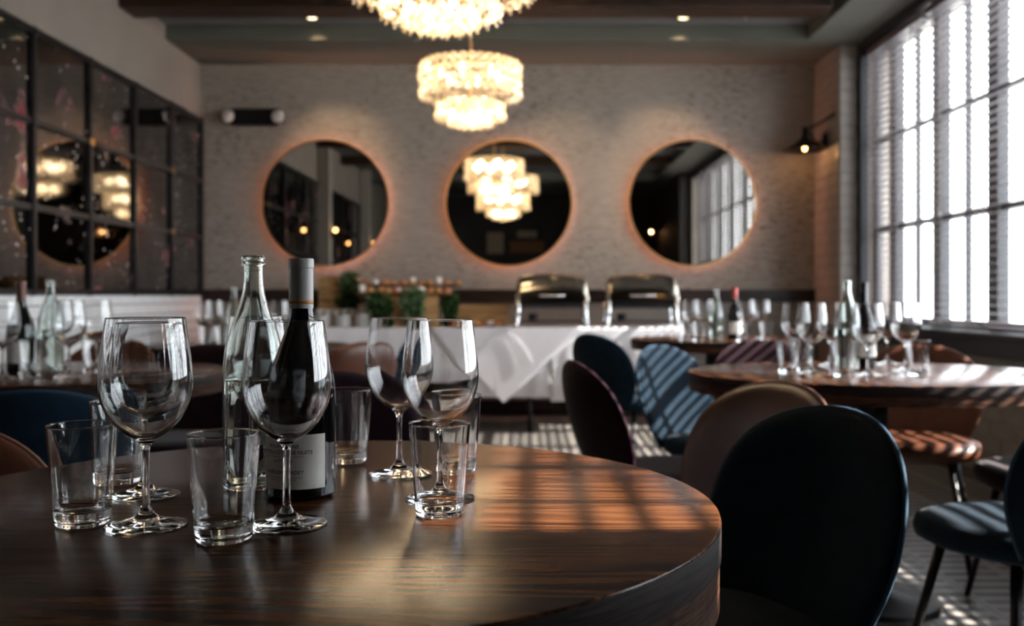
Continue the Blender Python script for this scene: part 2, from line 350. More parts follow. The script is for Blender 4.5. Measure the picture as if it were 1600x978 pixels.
def tiles(parent, m, y0, y1, z0, z1, w, h, face, gap=.005, t=.006, limit=None):
    """running-bond tiles; face='x-' : on plane x facing -X ... returns count"""
    me = {}
    kind, plane = face
    row = 0; z = z1; n = 0
    while z-h > z0-1e-6:
        y = y0-(w/2 if row % 2 else 0)
        while y < y1-1e-6:
            a = max(y, y0); b = min(y+w, y1)
            if b-a > .015:
                key = round(b-a, 3)
                if key not in me:
                    q = (b-a-gap)/2; hh = (h-gap)/2; e = .002
                    if kind in ('x-', 'x+'):
                        s = -1 if kind == 'x-' else 1
                        vs = [(0,-q,-hh),(0,q,-hh),(0,q,hh),(0,-q,hh),(s*t,-q+e,-hh+e),(s*t,q-e,-hh+e),(s*t,q-e,hh-e),(s*t,-q+e,hh-e)]
                    else:
                        vs = [(-q,0,-hh),(q,0,-hh),(q,0,hh),(-q,0,hh),(-q+e,-t,-hh+e),(q-e,-t,-hh+e),(q-e,-t,hh-e),(-q+e,-t,hh-e)]
                    mb = MB().add(vs, [(0,1,2,3),(4,5,6,7),(0,1,5,4),(1,2,6,5),(2,3,7,6),(3,0,4,7)])
                    me[key] = mb.mesh('tile'); me[key].materials.append(m)
                loc = (plane+random.uniform(-.0006,.0006), (a+b)/2, z-h/2) if kind[0] == 'x' else ((a+b)/2, plane+random.uniform(-.0006,.0006), z-h/2)
                o = link('tile', me[key], None, parent, loc); n += 1
            y += w
        z -= h; row += 1
    return n
# white tiles under the mirror panel, stone tiles on the pillar, under the window and on the far wall's dado
struct(MB().box(XL, XL+.006, 4.9, YB, .1, 1.015).build('trim_9', M['grout']), 'white tiled dado under the antique mirror panel')
tp = [o for o in bpy.data.objects if o.name == 'trim_9'][0]
tiles(tp, M['white_tile'], 4.9, 8.1, .42, 1.015, .20, .074, ('x+', XL+.006))
tiles(pil, M['grey_tile'], 7.45, 8.1, .7, ZS, .26, .090, ('x-', XR))
tiles(pil, M['grey_tile'], XR, XR+.14, .7, ZS, .26, .090, ('y-', 7.45))
tiles(wr, M['grey_tile'], 2.8, 7.45, .12, .66, .26, .090, ('x-', XW))
tiles(wb, M['grey_tile'], XL, XR, .48, .94, .26, .090, ('y-', YB))

# floor tiles: objects where the photograph shows the floor, one mesh elsewhere
TS = .235; g = .003
def tile_v(cx, cy, j=0): q = (TS-g)/2; return [(cx-q,cy-q,-.008),(cx+q,cy-q,-.008),(cx+q,cy+q,-.008),(cx-q,cy+q,-.008),(cx-q,cy-q,j),(cx+q,cy-q,j),(cx+q,cy+q,j),(cx-q,cy+q,j)]
FQ = [(4,5,6,7),(0,1,5,4),(1,2,6,5),(2,3,7,6),(3,0,4,7)]
ftm = MB().add(tile_v(0,0), FQ).mesh('tile'); ftm.materials.append(M['floor_tile'])
rest = []; cnt = 0
nx = int((XW-XL)/TS); ny = int((YB-YR)/TS)
for i in range(nx):
    for j in range(ny):
        cx = XL+TS/2+i*TS+.005; cy = YR+TS/2+j*TS
        near = (cx > .75 and 2.0 < cy < 5.3) or (-.9 < cx < 1.5 and 5.3 < cy < 8.0)
        if near and cnt < 300: link('tile', ftm, None, fl, (cx, cy, random.uniform(-.0008, .0))); cnt += 1
        else: rest.append((cx, cy))
for k, (cx, cy) in enumerate(rest): pass
mb = MB()
for cx, cy in rest: mb.add(tile_v(cx, cy, -.0005), FQ)
o = mb.build('floor_tiles', None, fl)
# the joined tiles need the same print: same pattern built on repeating coordinates
def tile_floor_mat2():
    m = M['floor_tile'].copy(); m.name = 'patterned_cement_tile_far'; N = m.node_tree.nodes; L = m.node_tree.links
    tc = [n for n in N if n.type == 'TEX_COORD'][0]; sx = [n for n in N if n.type == 'SEPXYZ'][0]
    off = N.new('ShaderNodeVectorMath'); off.operation = 'ADD'; off.inputs[1].default_value = (-(XL+.005), -YR, 0)
    md = N.new('ShaderNodeVectorMath'); md.operation = 'MODULO'; md.inputs[1].default_value = (TS, TS, 10)
    sb = N.new('ShaderNodeVectorMath'); sb.operation = 'ADD'; sb.inputs[1].default_value = (-TS/2, -TS/2, 0)
    L.new(tc.outputs['Object'], off.inputs[0]); L.new(off.outputs[0], md.inputs[0]); L.new(md.outputs[0], sb.inputs[0]); L.new(sb.outputs[0], sx.inputs[0])
    return m
o.data.materials.clear(); o.data.materials.append(tile_floor_mat2()); o['kind'] = 'stuff'

# ceiling beams
for k, (y0, y1) in enumerate([(6.45, 6.72), (4.95, 5.2), (3.35, 3.6), (1.75, 2.0)]):
    b = MB().box(XL+.001, 2.05 if k == 0 else 2.129, y0, y1, 2.94, ZC+.0).build('trim_%d' % (10+k), M['beam_wood'], bevel=.015)
    struct(b, ['dark wooden ceiling beam nearest the far wall', 'second dark ceiling beam from the far wall', 'third dark ceiling beam from the far wall', 'dark ceiling beam nearest the camera'][k])
# pilasters on the left wall (seen in the round mirror)
for k, y in enumerate((3.45, .28)):
    struct(MB().box(XL, XL+.16, y-.09, y+.09, 0, ZC-.001).build('trim_%d' % (14+k), M['column_paint'], bevel=.005), ['pale pilaster on the left wall beside the mirror panel', 'pale pilaster on the left wall behind the camera'][k])

# ------------------------------------------------------------------ windows
yms = [7.09-.765*k for k in range(9)]
win = struct(bpy.data.objects.new('window_1', None), 'long dark-framed grid window on the right'); C.objects.link(win); win.location = (2.75, 4, .8)
def wpart(mb, name, m, **k):
    o = mb.build(name, m, win, **k); o.location = (-2.75, -4, -.8); return o
wpart(MB().box(2.71, 2.75, .93, 7.5, .795, .85).box(2.71, 2.75, .93, 7.5, 2.86, 2.93).box(2.71, 2.75, 7.44, 7.5, .85, 2.86).box(2.71, 2.75, .93, .98, .85, 2.86), 'frame', M['window_metal'])
for y in yms:
    if 1.1 < y < 7.45: wpart(MB().box(2.69, 2.76, y-.062, y+.062, .85, 2.86), 'mullion', M['window_metal'])
edges = [7.44]+[y for y in yms if 1.1 < y < 7.45]+[.98]
for a, b in zip(edges, edges[1:]):
    mid = (a+b)/2
    if a-b > .5: wpart(MB().box(2.71, 2.745, mid-.017, mid+.017, .85, 2.86), 'glazing_bar', M['window_metal'])
for z in (1.51, 2.19): wpart(MB().box(2.715, 2.745, .98, 7.44, z-.017, z+.017), 'glazing_bar', M['window_metal'])
for a, b in zip(edges, edges[1:]):
    cells = [(a-.04, (a+b)/2), ((a+b)/2, b+.04)] if a-b > .5 else [(a-.04, b+.04)]
    for c, d in cells:
        for z0, z1 in ((.85, 1.51), (1.51, 2.19), (2.19, 2.86)):
            wpart(MB().box(2.728, 2.732, min(c,d)+.005, max(c,d)-.005, z0+.005, z1-.005), 'pane', M['pane'])
struct(MB().box(2.95, 40, -30, 40, -.3, -.2).build('floor_outside', M['ground']), 'pale pavement outside the windows')

# venetian blinds
bl_spans = [(6.36, 7.40, 'nearest the corner pillar'), (4.84, 6.30, 'second from the corner pillar'), (3.30, 4.78, 'third from the corner pillar'), (1.78, 3.24, 'fourth from the corner pillar'), (.97, 1.72, 'nearest the camera')]
PITCH = .0475
for y0, y1, w in bl_spans:
    t = thing('venetian_blind', 'white horizontal slat window blind, %s' % w, 'blind', (2.62, (y0+y1)/2, .80), 0, 'venetian blinds over the windows')
    hl = (y1-y0)/2
    MB().box(-.025, .025, -hl, hl, 2.035, 2.085).build('head_rail', M['slat'], t, bevel=.003)
    MB().box(-.015, .015, -hl, hl, 0.012, 0.024).build('bottom_rail', M['slat'], t)
    sm = MB(); n = 5; ring = [(-.020+.040*i/n, .0022*math.sin(PI*i/n)) for i in range(n+1)]
    vs = [(x, -hl+.003, z) for x, z in ring]+[(x, hl-.003, z) for x, z in ring]+[(x, -hl+.003, z-.0012) for x, z in ring]+[(x, hl-.003, z-.0012) for x, z in ring]
    m_ = n+1; fs = []
    for i in range(n): fs += [(i, i+1, m_+i+1, m_+i), (2*m_+i+1, 2*m_+i, 3*m_+i, 3*m_+i+1)]
    fs += [(0, m_, 3*m_, 2*m_), (n, 2*m_+n, 3*m_+n, m_+n)]
    sm.add(vs, fs); me = sm.mesh('slat'); me.materials.append(M['slat'])
    z = .05
    while z < 2.02:
        link('slat', me, None, t, (0, 0, z)); z += PITCH
    nl = 3
    for k in range(nl):
        y = -hl+.15+k*(2*hl-.3)/(nl-1)
        MB().box(-.0215, -.0208, y-.009, y+.009, .02, 2.04).box(.0208, .0215, y-.009, y+.009, .02, 2.04).build('ladder_tape', M['cord'], t)
    MB().tube([(-.03, hl-.25, 2.0), (-.032, hl-.25, .75)], .002, 6).lathe([(0,0),(.006,.004),(.007,.03),(.002,.05),(0,.05)], 8, (-.032, hl-.25, .70)).build('pull_cord', M['cord'], t)

# ------------------------------------------------------------------ antique mirror panel on the left wall
ap = thing('antique_mirror_panel', 'large dark foxed mirror grid with steel bars on left wall', 'mirror', (XL, 8.06, 1.0))
def app(mb, name, m, **k):
    o = mb.build(name, m, ap, **k); o.location = (-XL, -8.06, -1.0); return o
ys = [8.05-.685*k for k in range(12)]; zs = [1.02, 1.49, 1.96, 2.47]
for k, y in enumerate(ys): app(MB().box(XL+.004, XL+.034, y-.016, y+.016, 1.0, 2.49), 'steel_bar', M['steel_frame'])
for z in zs: app(MB().box(XL+.004, XL+.030, ys[-1], 8.07, z-.016, z+.016), 'steel_bar', M['steel_frame'])
for a, b in zip(ys, ys[1:]):
    for z0, z1 in zip(zs, zs[1:]):
        e = .002
        ty = random.uniform(-.0012, .0012)
        vs = [(XL+.012+ty, b+.012, z0+.01), (XL+.012-ty, a-.012, z0+.01), (XL+.012-ty*.5, a-.012, z1-.01), (XL+.012+ty*.6, b+.012, z1-.01)]
        vs += [(XL+.006, v[1], v[2]) for v in vs]
        app(MB().add(vs, [(0,1,2,3),(4,5,6,7),(0,1,5,4),(1,2,6,5),(2,3,7,6),(3,0,4,7)]), 'mirror_pane', M['antique'])
    # small clips at crossings
for y in ys[1:]:
    for z in zs[1:3]:
        app(MB().box(XL+.034, XL+.040, y-.028, y+.028, z-.02, z+.02), 'clip', M['brass'] if random.random() < .3 else M['steel_frame'])

# ------------------------------------------------------------------ round backlit mirrors
lab = ['large round backlit mirror, leftmost of three on the far wall', 'round backlit mirror reflecting the chandeliers, middle of three', 'large round backlit mirror, rightmost of three on the far wall']
for k, x in enumerate((-1.70, -.162, 1.378)):
    t = thing('round_mirror', lab[k], 'mirror', (x, YB, 1.778), 0, 'round mirrors on the far wall'); R = .53
    def disc(prof, name, m, n=96, smooth=True):
        mb = MB().lathe(prof, n); mb.v = [(vx, -vz, vy) for vx, vy, vz in mb.v]; return auto(mb.build(name, m, t, smooth=smooth))
    disc([(0, .050), (R-.004, .050), (R-.004, .046), (0, .046)], 'mirror_glass', M['mirror'])
    disc([(R-.006, .040), (R-.006, .056), (R+.006, .056), (R+.006, .040), (R-.006, .040)], 'rim', M['brass'])
    disc([(0, .044), (R-.01, .044), (R-.01, .036), (0, .036)], 'backing', M['black_metal'])
    disc([(R-.06, .002), (R-.06, .014), (R-.045, .014), (R-.045, .002), (R-.06, .002)], 'halo_strip', M['halo'])

# ------------------------------------------------------------------ emergency light
t = thing('emergency_light', 'black twin-head emergency light high on the far wall', 'lamp', (-2.295, YB, 2.496))
MB().box(-.19, .19, -.085, 0, -.07, .07).build('housing', M['black_metal'], t, bevel=.012)
for s in (-1, 1):
    hd = MB().lathe([(0, 0), (.04, 0), (.055, .03), (.06, .06), (.057, .065)], 24); hd.v = [(x+s*.21, -.03-z*1.1, y) for x, y, z in hd.v]; hh = hd.build('lamp_head', M['black_metal'], t, smooth=True)
    ln = MB().lathe([(0, .08), (.025, .077), (.045, .07), (.055, .06), (0, .06)], 24); ln.v = [(x+s*.21, -.03-z*1.1, y) for x, y, z in ln.v]; ln.build('lens', M['lamp_lens'], hh, smooth=True)

# ------------------------------------------------------------------ wall lamps (barn shade on swan arm)
def wall_lamp(y, label):
    t = thing('wall_lamp', label, 'lamp', (XR-.006, y, 2.27), 0, 'black barn lamps on the piers')
    pl = MB().lathe([(0, 0), (.055, 0), (.055, .018), (.03, .03), (0, .03)], 24); pl.v = [(-z, x, yy) for x, yy, z in pl.v]; auto(pl.build('wall_plate', M['black_metal'], t, smooth=True))
    MB().tube(spline([(-.02, 0, -.01), (-.06, 0, -.03), (-.10, 0, -.01), (-.13, 0, .05), (-.17, 0, .075)], 5), .009, 8).build('arm', M['black_metal'], t, smooth=True)
    sh = MB().lathe([(.022, .085), (.026, .02), (.05, -.01), (.11, -.05), (.172, -.085), (.175, -.092), (.168, -.092), (.105, -.058), (.045, -.02), (.02, .01), (.0, .02)], 32, (-.17, 0, 0)); sh.build('shade', M['black_metal'], t, smooth=True)
    MB().lathe([(0, .10), (.024, .095), (.024, .06), (0, .06)], 16, (-.17, 0, 0)).build('socket', M['black_metal'], t, smooth=True)
    b = MB().lathe([(0, -.094), (.010, -.091), (.015, -.078), (.013, -.055), (.009, -.03), (0, -.03)], 16, (-.17, 0, 0)).build('bulb', M['bulb_small'], t, smooth=True)
    l = bpy.data.lights.new('wall_lamp_light', 'POINT'); l.energy = .9; l.color = (1, .5, .2); l.shadow_soft_size = .02
    lo = bpy.data.objects.new('wall_lamp_light', l); C.objects.link(lo); lo.location = (XR-.176, y, 2.27-.105)
    return t
t = wall_lamp(7.78, 'black barn-shade wall lamp lit on the tiled corner pillar')
MB().tube(spline([(-.14, 0, .085), (-.05, -.10, .13), (.03, -.30, .19), (.06, -.325, .195), (.17, -.325, .195)], 4), .010, 8).build('stay_rod', M['black_metal'], t, smooth=True)
wall_lamp(-1.4, 'black barn-shade wall lamp on the rear pier, seen only in mirror')

# ------------------------------------------------------------------ recessed lights, speaker, sprinklers
for k, x in enumerate((-1.60, .27, 1.15)):
    t = thing('recessed_light', ['lit recessed ceiling light at left near the far wall', 'recessed ceiling light between chandelier and right one', 'lit recessed ceiling light at right near the far wall'][k], 'light', (x, 7.10 if k != 1 else 6.84, ZC), 0, 'recessed ceiling lights')
    auto(MB().lathe([(.045, -.001), (.045, -.008), (.062, -.006), (.066, 0), (.045, -.001)], 28).build('trim_ring', M['black_metal'], t, smooth=True))
    MB().lathe([(0, -.006), (.036, -.004), (.04, -.001), (0, -.001)], 24).build('bulb', M['bulb_warm'], t, smooth=True)
    l = bpy.data.lights.new('recessed_spot', 'SPOT'); l.energy = 24; l.color = (1, .66, .36); l.spot_size = math.radians(52); l.spot_blend = .8; l.shadow_soft_size = .03
    lo = bpy.data.objects.new('recessed_spot', l); C.objects.link(lo); lo.location = (x, 7.10 if k != 1 else 6.84, ZC-.02)
    lo.rotation_euler = Vector((0, .98, -.60)).to_track_quat('-Z', 'Y').to_euler() if False else Vector((0, 1.0, -.95)).to_track_quat('-Z', 'Y').to_euler()
for x, y, l in ((-2.33, 6.86, 'small sprinkler head under the ceiling at left'), (1.58, 6.98, 'small sprinkler head under the ceiling at right')):
    t = thing('sprinkler_head', l, 'sprinkler', (x, y, ZC), 0, 'sprinkler heads')
    auto(MB().lathe([(0, -.001), (.028, -.001), (.024, -.012), (.010, -.014), (.009, -.05), (0, -.05)], 16).build('body', M['brass'], t, smooth=True))
    auto(MB().lathe([(0, -.062), (.018, -.06), (.018, -.057), (0, -.057)], 12).tube([(0, 0, -.049), (0, 0, -.06)], .004, 6).build('deflector', M['chrome'], t))
t = thing('ceiling_vent', 'dark round vent in the ceiling behind the large chandelier', 'vent', (-.235, 7.08, ZC))
MB().lathe([(.0, -.001), (.09, -.001), (.09, -.008), (.08, -.012), (.075, -.004), (0, -.004)], 28).build('ring', M['black_metal'], t, smooth=True)
for r in (.025, .05): MB().lathe([(r, -.004), (r+.006, -.012), (r+.012, -.004)], 24).build('louvre', M['steel_frame'], t)

# ------------------------------------------------------------------ chandeliers
dm = MB().lathe([(.010, 0), (.018, .010), (.027, 0), (.018, -.010), (.010, 0)], 10)
dm.v = [(z, x, y) for x, y, z in dm.v]                      # disc facing +X (outward)
dm.lathe([(0, .006), (.006, 0), (0, -.008)], 5, (0.004, 0, -.031)); DROP = dm.mesh('drop'); DROP.materials.append(M['drop'])
def chandelier(loc, tiers, label, power, ball=False):
    t = thing('chandelier', label, 'chandelier', loc, 0, 'tiered glass chandeliers')
    n = 0; extra = MB()
    spots = []
    for r, ztop, rows in tiers:
        for q in range(rows):
            cnt = max(8, int(2*PI*r/.055)); z = ztop-.056*q
            for k in range(cnt):
                a = 2*PI*(k+.5*(q % 2))/cnt; spots.append((z, r+random.uniform(-.004, .004)+(.006 if q % 2 else 0), a))
    spots.sort()                                            # lowest first: they show largest
    for z, r, a in spots:
        if n < 290:
            o = link('glass_drop', DROP, None, t, (r*math.cos(a), r*math.sin(a), z+random.uniform(-.003, .003)), a+random.uniform(-.2, .2)); n += 1
            o.rotation_euler[1] = random.uniform(-.15, .2)
        else:
            mtx = Matrix.Translation((r*math.cos(a), r*math.sin(a), z)) @ Matrix.Rotation(a+random.uniform(-.2, .2), 4, 'Z')
            extra.add([mtx @ Vector(v) for v in dm.v], dm.f)
    if extra.v: e = extra.build('glass_drops', M['drop'], t); e['kind'] = 'stuff'
    for r, ztop, rows in tiers:
        MB().tube([(r*.97*math.cos(2*PI*k/40), r*.97*math.sin(2*PI*k/40), ztop+.02) for k in range(41)], .004, 6).build('hoop', M['brass'], t, smooth=True)
        sp = MB()
        for k in range(6): sp.tube([(0, 0, ztop+.025), (r*.97*math.cos(PI*k/3), r*.97*math.sin(PI*k/3), ztop+.02)], .003, 5)
        sp.build('spokes', M['brass'], t)
    # bottom drops under the lowest tier
    r, zt, rows = tiers[-1]
    for rr in (r*.66, r*.33):
        c = int(2*PI*rr/.05)
        for k in range(c):
            a = 2*PI*k/c; link('glass_drop', DROP, None, t, (rr*math.cos(a), rr*math.sin(a), zt-.056*rows+.022-(.012 if rr < r*.5 else 0)), a)
    if ball: MB().lathe([(0, -.03), (.02, -.022), (.03, 0), (.02, .022), (.005, .03), (0, .032)], 16, (0, 0, zt-.056*rows-.01)).build('glass_ball', M['drop'], t, smooth=True)
    ztop = tiers[0][1]; H = ZC-loc[2]
    MB().tube([(0, 0, zt-.02), (0, 0, ztop+.06)], .008, 8).build('stem', M['brass'], t)
    ch = MB(); z = ztop+.05; k = 0
    while z < H-.03:
        pts = []
        for q in range(13):
            th = 2*PI*q/12; u = .009*math.sin(th); w_ = .02*math.cos(th); pts.append((u if k % 2 else 0, 0 if k % 2 else u, z+w_))
        ch.tube(pts, .0028, 6, caps=False); z += .031; k += 1
    ch.build('chain', M['brass'], t, smooth=True)
    MB().lathe([(0, H), (.06, H), (.055, H-.02), (.012, H-.035), (0, H-.035)], 24).build('canopy', M['brass'], t, smooth=True)
    # bulbs with their light
    for i, (r, zt_, rows) in enumerate(tiers):
        nb = 6 if r > .3 else 4
        for k in range(nb):
            a = 2*PI*(k+.3)/nb; p = (r*.6*math.cos(a), r*.6*math.sin(a), zt_-.05)
            MB().lathe([(0, -.03), (.012, -.022), (.016, 0), (.009, .022), (.006, .04), (0, .04)], 10, p).build('bulb', M['bulb_warm'], t, smooth=True)
            l = bpy.data.lights.new('chandelier_light', 'POINT'); l.energy = power*(r/.3)/nb; l.color = (1, .78, .52); l.shadow_soft_size = .05
            lo = bpy.data.objects.new('chandelier_light', l); C.objects.link(lo); lo.location = (loc[0]+p[0], loc[1]+p[1], loc[2]+p[2])
    return t
chandelier((-.357, 5.95, 2.08), [(.305, .335, 4), (.205, .088, 2)], 'smaller two-tier glass chandelier lit before the middle round mirror', 7)
chandelier((-.325, 3.56, 2.012), [(.455, .52, 4), (.34, .30, 4), (.21, .10, 2)], 'large tiered glass chandelier cut off by the top edge', 6, True)

# ------------------------------------------------------------------ tables
def round_table(loc, R, label, thick=.04, apron=.055, sx=1.0, group='round dining tables'):
    t = thing('round_table', label, 'table', loc, 0, group); n = 128; Z = .75
    top = MB().lathe([(0, Z), (R-.003, Z), (R-.0008, Z-.0008), (R, Z-.003), (R, Z-thick), (R-.004, Z-thick-.001), (0, Z-thick-.001)], n, sx=sx)
    o = top.build('tabletop', M['table_wood'], t, smooth=True); auto(o, 40); me = o.data; me.materials.append(M['rim_wood'])
    for p in me.polygons:
        if abs(p.normal.z) < .3: p.material_index = 1
    seg = 10; Ra = R-.002
    for k in range(seg):
        a0 = 2*PI*k/seg+.33+.0015; a1 = 2*PI*(k+1)/seg+.33-.0015; vs = []; q = 12
        for i in range(q+1):
            a = a0+(a1-a0)*i/q
            for r, z in ((Ra, Z-thick-.001), (Ra, Z-thick-apron), (Ra-.03, Z-thick-apron), (Ra-.03, Z-thick-.001)): vs.append((sx*r*math.cos(a), r*math.sin(a), z))
        fs = []
        for i in range(q):
            for e in range(4): fs.append((i*4+e, i*4+(e+1) % 4, i*4+4+(e+1) % 4, i*4+4+e))
        fs += [(0,1,2,3), (q*4+3, q*4+2, q*4+1, q*4)]
        MB().add(vs, fs).build('apron_segment', M['apron_wood'], t)
    auto(MB().lathe([(0, .70), (.05, .70), (.05, .05), (.08, .035), (.21, .015), (.22, 0), (0, 0)], 32).build('pedestal', M['black_metal'], t, smooth=True))
    auto(MB().lathe([(0, Z-thick-.002), (.2, Z-thick-.002), (.2, Z-thick-.012), (.05, Z-thick-.03), (0, Z-thick-.03)], 24).build('mounting_plate', M['black_metal'], t, smooth=True))
    return t
round_table((-.27, 1.165, 0), .495, 'near round dark oak table set with glasses, bottle and carafe')
round_table((1.13, 3.15, 0), .50, 'round dark table with glasses by the window, behind brown chair', .03, .03, 1.2)
round_table((1.08, 5.6, 0), .48, 'round dark table with glasses between buffet and windows', .03, .03)
round_table((-1.53, 3.15, 0), .52, 'round dark table at left behind the navy chair', .03, .035)
round_table((-1.43, 4.85, 0), .53, 'round dark table far left in front of the buffet end', .03, .03)

# ------------------------------------------------------------------ chairs
def chair_parts(fab, pip, label):
    t = thing('dining_chair', label, 'chair', (0,0,0))
    # seat cushion (superellipse), front = +Y
    vs = []; fs = []; n = 40; rings = [(0, .468, 0), (.55, .472, 0), (.85, .468, 0), (.97, .455, 0), (1.0, .435, 0), (.98, .415, 0), (.88, .402, 0), (.4, .398, 0), (0, .398, 0)]
    idx = []
    for s, z, _ in rings:
        if s == 0: idx.append([len(vs)]); vs.append((0, 0, z)); continue
        idx.append(list(range(len(vs), len(vs)+n)))
        for k in range(n):
            a = 2*PI*k/n; c, d = math.cos(a), math.sin(a)
            x = .235*s*math.copysign(abs(c)**.75, c); y = .225*s*math.copysign(abs(d)**.75, d)
            if y < 0: x *= 1-.22*(-y/.225)
            vs.append((x, y, z))
    for a, b in zip(idx, idx[1:]):
        for k in range(n):
            k2 = (k+1) % n
            if len(a) == 1: fs.append((a[0], b[k], b[k2]))
            elif len(b) == 1: fs.append((a[k2], a[k], b[0]))
            else: fs.append((a[k], b[k], b[k2], a[k2]))
    MB().add(vs, fs).build('seat', fab, t, smooth=True)
    # backrest shell
    z0, z1 = .425, .80
    def hw(v):
        base = .165+.068*math.sin(min(v/.5, 1)*PI/2)
        if v > .42: base = .233*(max(0, 1-((v-.42)/.58)**2.9))**(1/2.1)
        return base
    def pos(u, v):
        x = u*hw(v); return Vector((x, -.205-.11*v**1.15+1.15*x*x-.02*math.sin(PI*v), z0+(z1-z0)*v))
    nu, nv = 20, 22; V = [1-(1-i/nv)**1.7 for i in range(nv+1)]; V[-1] = .9995
    U = [math.sin(PI/2*(-1+2*j/nu)) for j in range(nu+1)]
    vs = []; 
    def thick(u, v): return .033*(max(0, 1-abs(u)**3.2))**.5*(max(0, 1-v**9))**.5*(1 if v > .06 else .5+v/.12)
    for side in (1, -1):
        for v in V:
            for u in U:
                p = pos(u, v); vs.append((p.x, p.y+side*max(.0008, thick(u, v)), p.z))
    fs = []; m_ = nu+1; off = m_*(nv+1)
    for i in range(nv):
        for j in range(nu):
            a = i*m_+j; fs += [(a, a+1, a+m_+1, a+m_), (off+a+m_, off+a+m_+1, off+a+1, off+a)]
    for j in range(nu): fs += [(j, off+j, off+j+1, j+1), (nv*m_+j+1, off+nv*m_+j+1, off+nv*m_+j, nv*m_+j)]
    for i in range(nv): fs += [(i*m_, (i+1)*m_, off+(i+1)*m_, off+i*m_), (i*m_+nu, off+i*m_+nu, off+(i+1)*m_+nu, (i+1)*m_+nu)]
    MB().add(vs, fs).build('backrest', fab, t, smooth=True)
    rim = [pos(-1, v) for v in V]+[pos(u, .9995) for u in U[1:-1]]+[pos(1, v) for v in reversed(V)]
    MB().tube(rim, .0045, 6).build('piping', pip, t, smooth=True)
    for sx, sy in ((-1, 1), (1, 1), (-1, -1), (1, -1)):
        MB().tube([(sx*.13, sy*.12, .41), (sx*.205, sy*.20, 0.0)], .01, 10, radii=[.013, .009]).build('leg', M['black_metal'], t, smooth=True)
    MB().tube([(-.13, .12, .395), (.13, .12, .395), (.13, -.12, .395), (-.13, -.12, .395), (-.13, .12, .395)], .009, 8).tube([(0, -.1, .395), (0, -.2, .40), (0, -.25, .5)], .012, 8).build('under_frame', M['black_metal'], t, smooth=True)
    return t
used = {}
FAB = {'navy': ('navy', 'piping_navy'), 'plum': ('purple', 'piping_purple'), 'brown': ('leather', 'piping_brown')}
def chair(kind, x, y, face, label, s=1.0):
    rz = math.atan2(face[1], face[0])-PI/2; grp = {'navy': 'navy velvet chairs', 'plum': 'plum velvet chairs', 'brown': 'brown leather chairs'}[kind]
    if kind not in used:
        t = chair_parts(M[FAB[kind][0]], M[FAB[kind][1]], label); used[kind] = t; t.location = (x, y, 0); t.rotation_euler = (0,0,rz); t['group'] = grp
    else: t = dup(used[kind], (x, y, 0), rz, label, grp)
    if s != 1.0: t.scale = (s, s, s)
    return t
# (x, y) = seat centre
chair('navy', .27, 1.57, (-.90, -.43), 'navy velvet chair in the right foreground against the near table')
chair('brown', .32, 2.06, (-.87, -.5), 'brown leather chair between near navy chair and window table')
chair('plum', .44, 3.00, (.97, .22), 'plum velvet chair seen sideways just right of near table')
chair('navy', .57, 5.18, (.80, .60), 'navy velvet chair with sun-striped top in front of the buffet')
chair('navy', .74, 3.62, (.72, -.69), 'sun-striped blue velvet chair at the left rear of window table')
chair('plum', 1.06, 4.03, (.05, -1), 'dark plum chair tucked in behind the window table glasses')
chair('brown', 1.46, 3.63, (-.45, -.89), 'brown leather chair behind the window table with bright seat edge')
chair('plum', 1.64, 2.98, (-1, .12), 'plum velvet chair at the right end of window table')
chair('navy', 1.19, 2.30, (-.25, .97), 'blue velvet chair with visible seat and legs at right edge')
chair('navy', -1.16, 2.30, (-.36, .93), 'navy velvet chair behind the near table at far left')
chair('brown', -.84, 1.25, (.5, -.87), 'brown leather chair corner at the lower left edge')
chair('brown', -.92, 4.34, (-.70, .71), 'brown leather chair behind the wine bottle facing far-left table')
chair('navy', -.86, 4.93, (-.8, .1), 'navy velvet chair behind the middle wine glasses')
chair('plum', -.42, 2.22, (.35, -.94), 'plum velvet chair directly behind the near table')
chair('plum', -1.36, 3.62, (-.2, -1), 'plum chair behind the left table, right of leather ones')
chair('brown', -1.80, 3.95, (.05, -1), 'brown leather chair behind left table, left of plum chair')
chair('navy', -1.00, 3.05, (-1, .05), 'navy velvet chair at the right side of the left table')

# ------------------------------------------------------------------ glassware
GW = spline([(.041, .0012), (.0435, .002), (.030, .0052), (.014, .010), (.0065, .018), (.0043, .030), (.0038, .055), (.0040, .078), (.0052, .087), (.011, .094), (.022, .101), (.035, .114), (.0445, .132), (.0483, .150), (.0478, .170), (.0450, .195), (.0413, .2235)], 5)+[(.04105, .2250), (.0409, .2257)]
GI = [(.0406, .2261), (.0403, .2262), (.0400, .2261), (.0398, .2257), (.03995, .2250)]+spline([(.0402, .2235), (.0439, .195), (.0467, .170), (.0472, .151), (.0433, .133), (.0337, .1156), (.021, .1038), (.010, .098), (.0, .0965)], 4)
def wine_glass_mesh(n): return MB().lathe([(0, .0004), (.02, .0002), (.041, .0)]+GW+GI, n).mesh('wine_glass')
def tr_(z): return .0286+.0082*(z-.006)/.104
TO = [(0, .0008), (.018, .0006), (.0225, .0003), (.0245, .0), (.0262, .0006), (.0275, .0022), (.0283, .0042), (.0286, .006), (.02868, .007)]
TO += [(tr_(z), z) for z in (.012, .025, .04, .055, .07, .085, .1, .1075, .1088)]+[(.0367, .1095), (.0362, .1099), (.0357, .1099), (.0353, .1095)]
TO += [(tr_(z)-.0018, z) for z in (.1086, .107, .1, .085, .07, .055, .04, .03, .024, .021)]+[(.0268, .0187), (.0255, .0170), (.0232, .0158), (.019, .0150), (.012, .0146), (0, .0145)]
def tumbler_mesh(n): return MB().lathe(TO, n).mesh('tumbler')
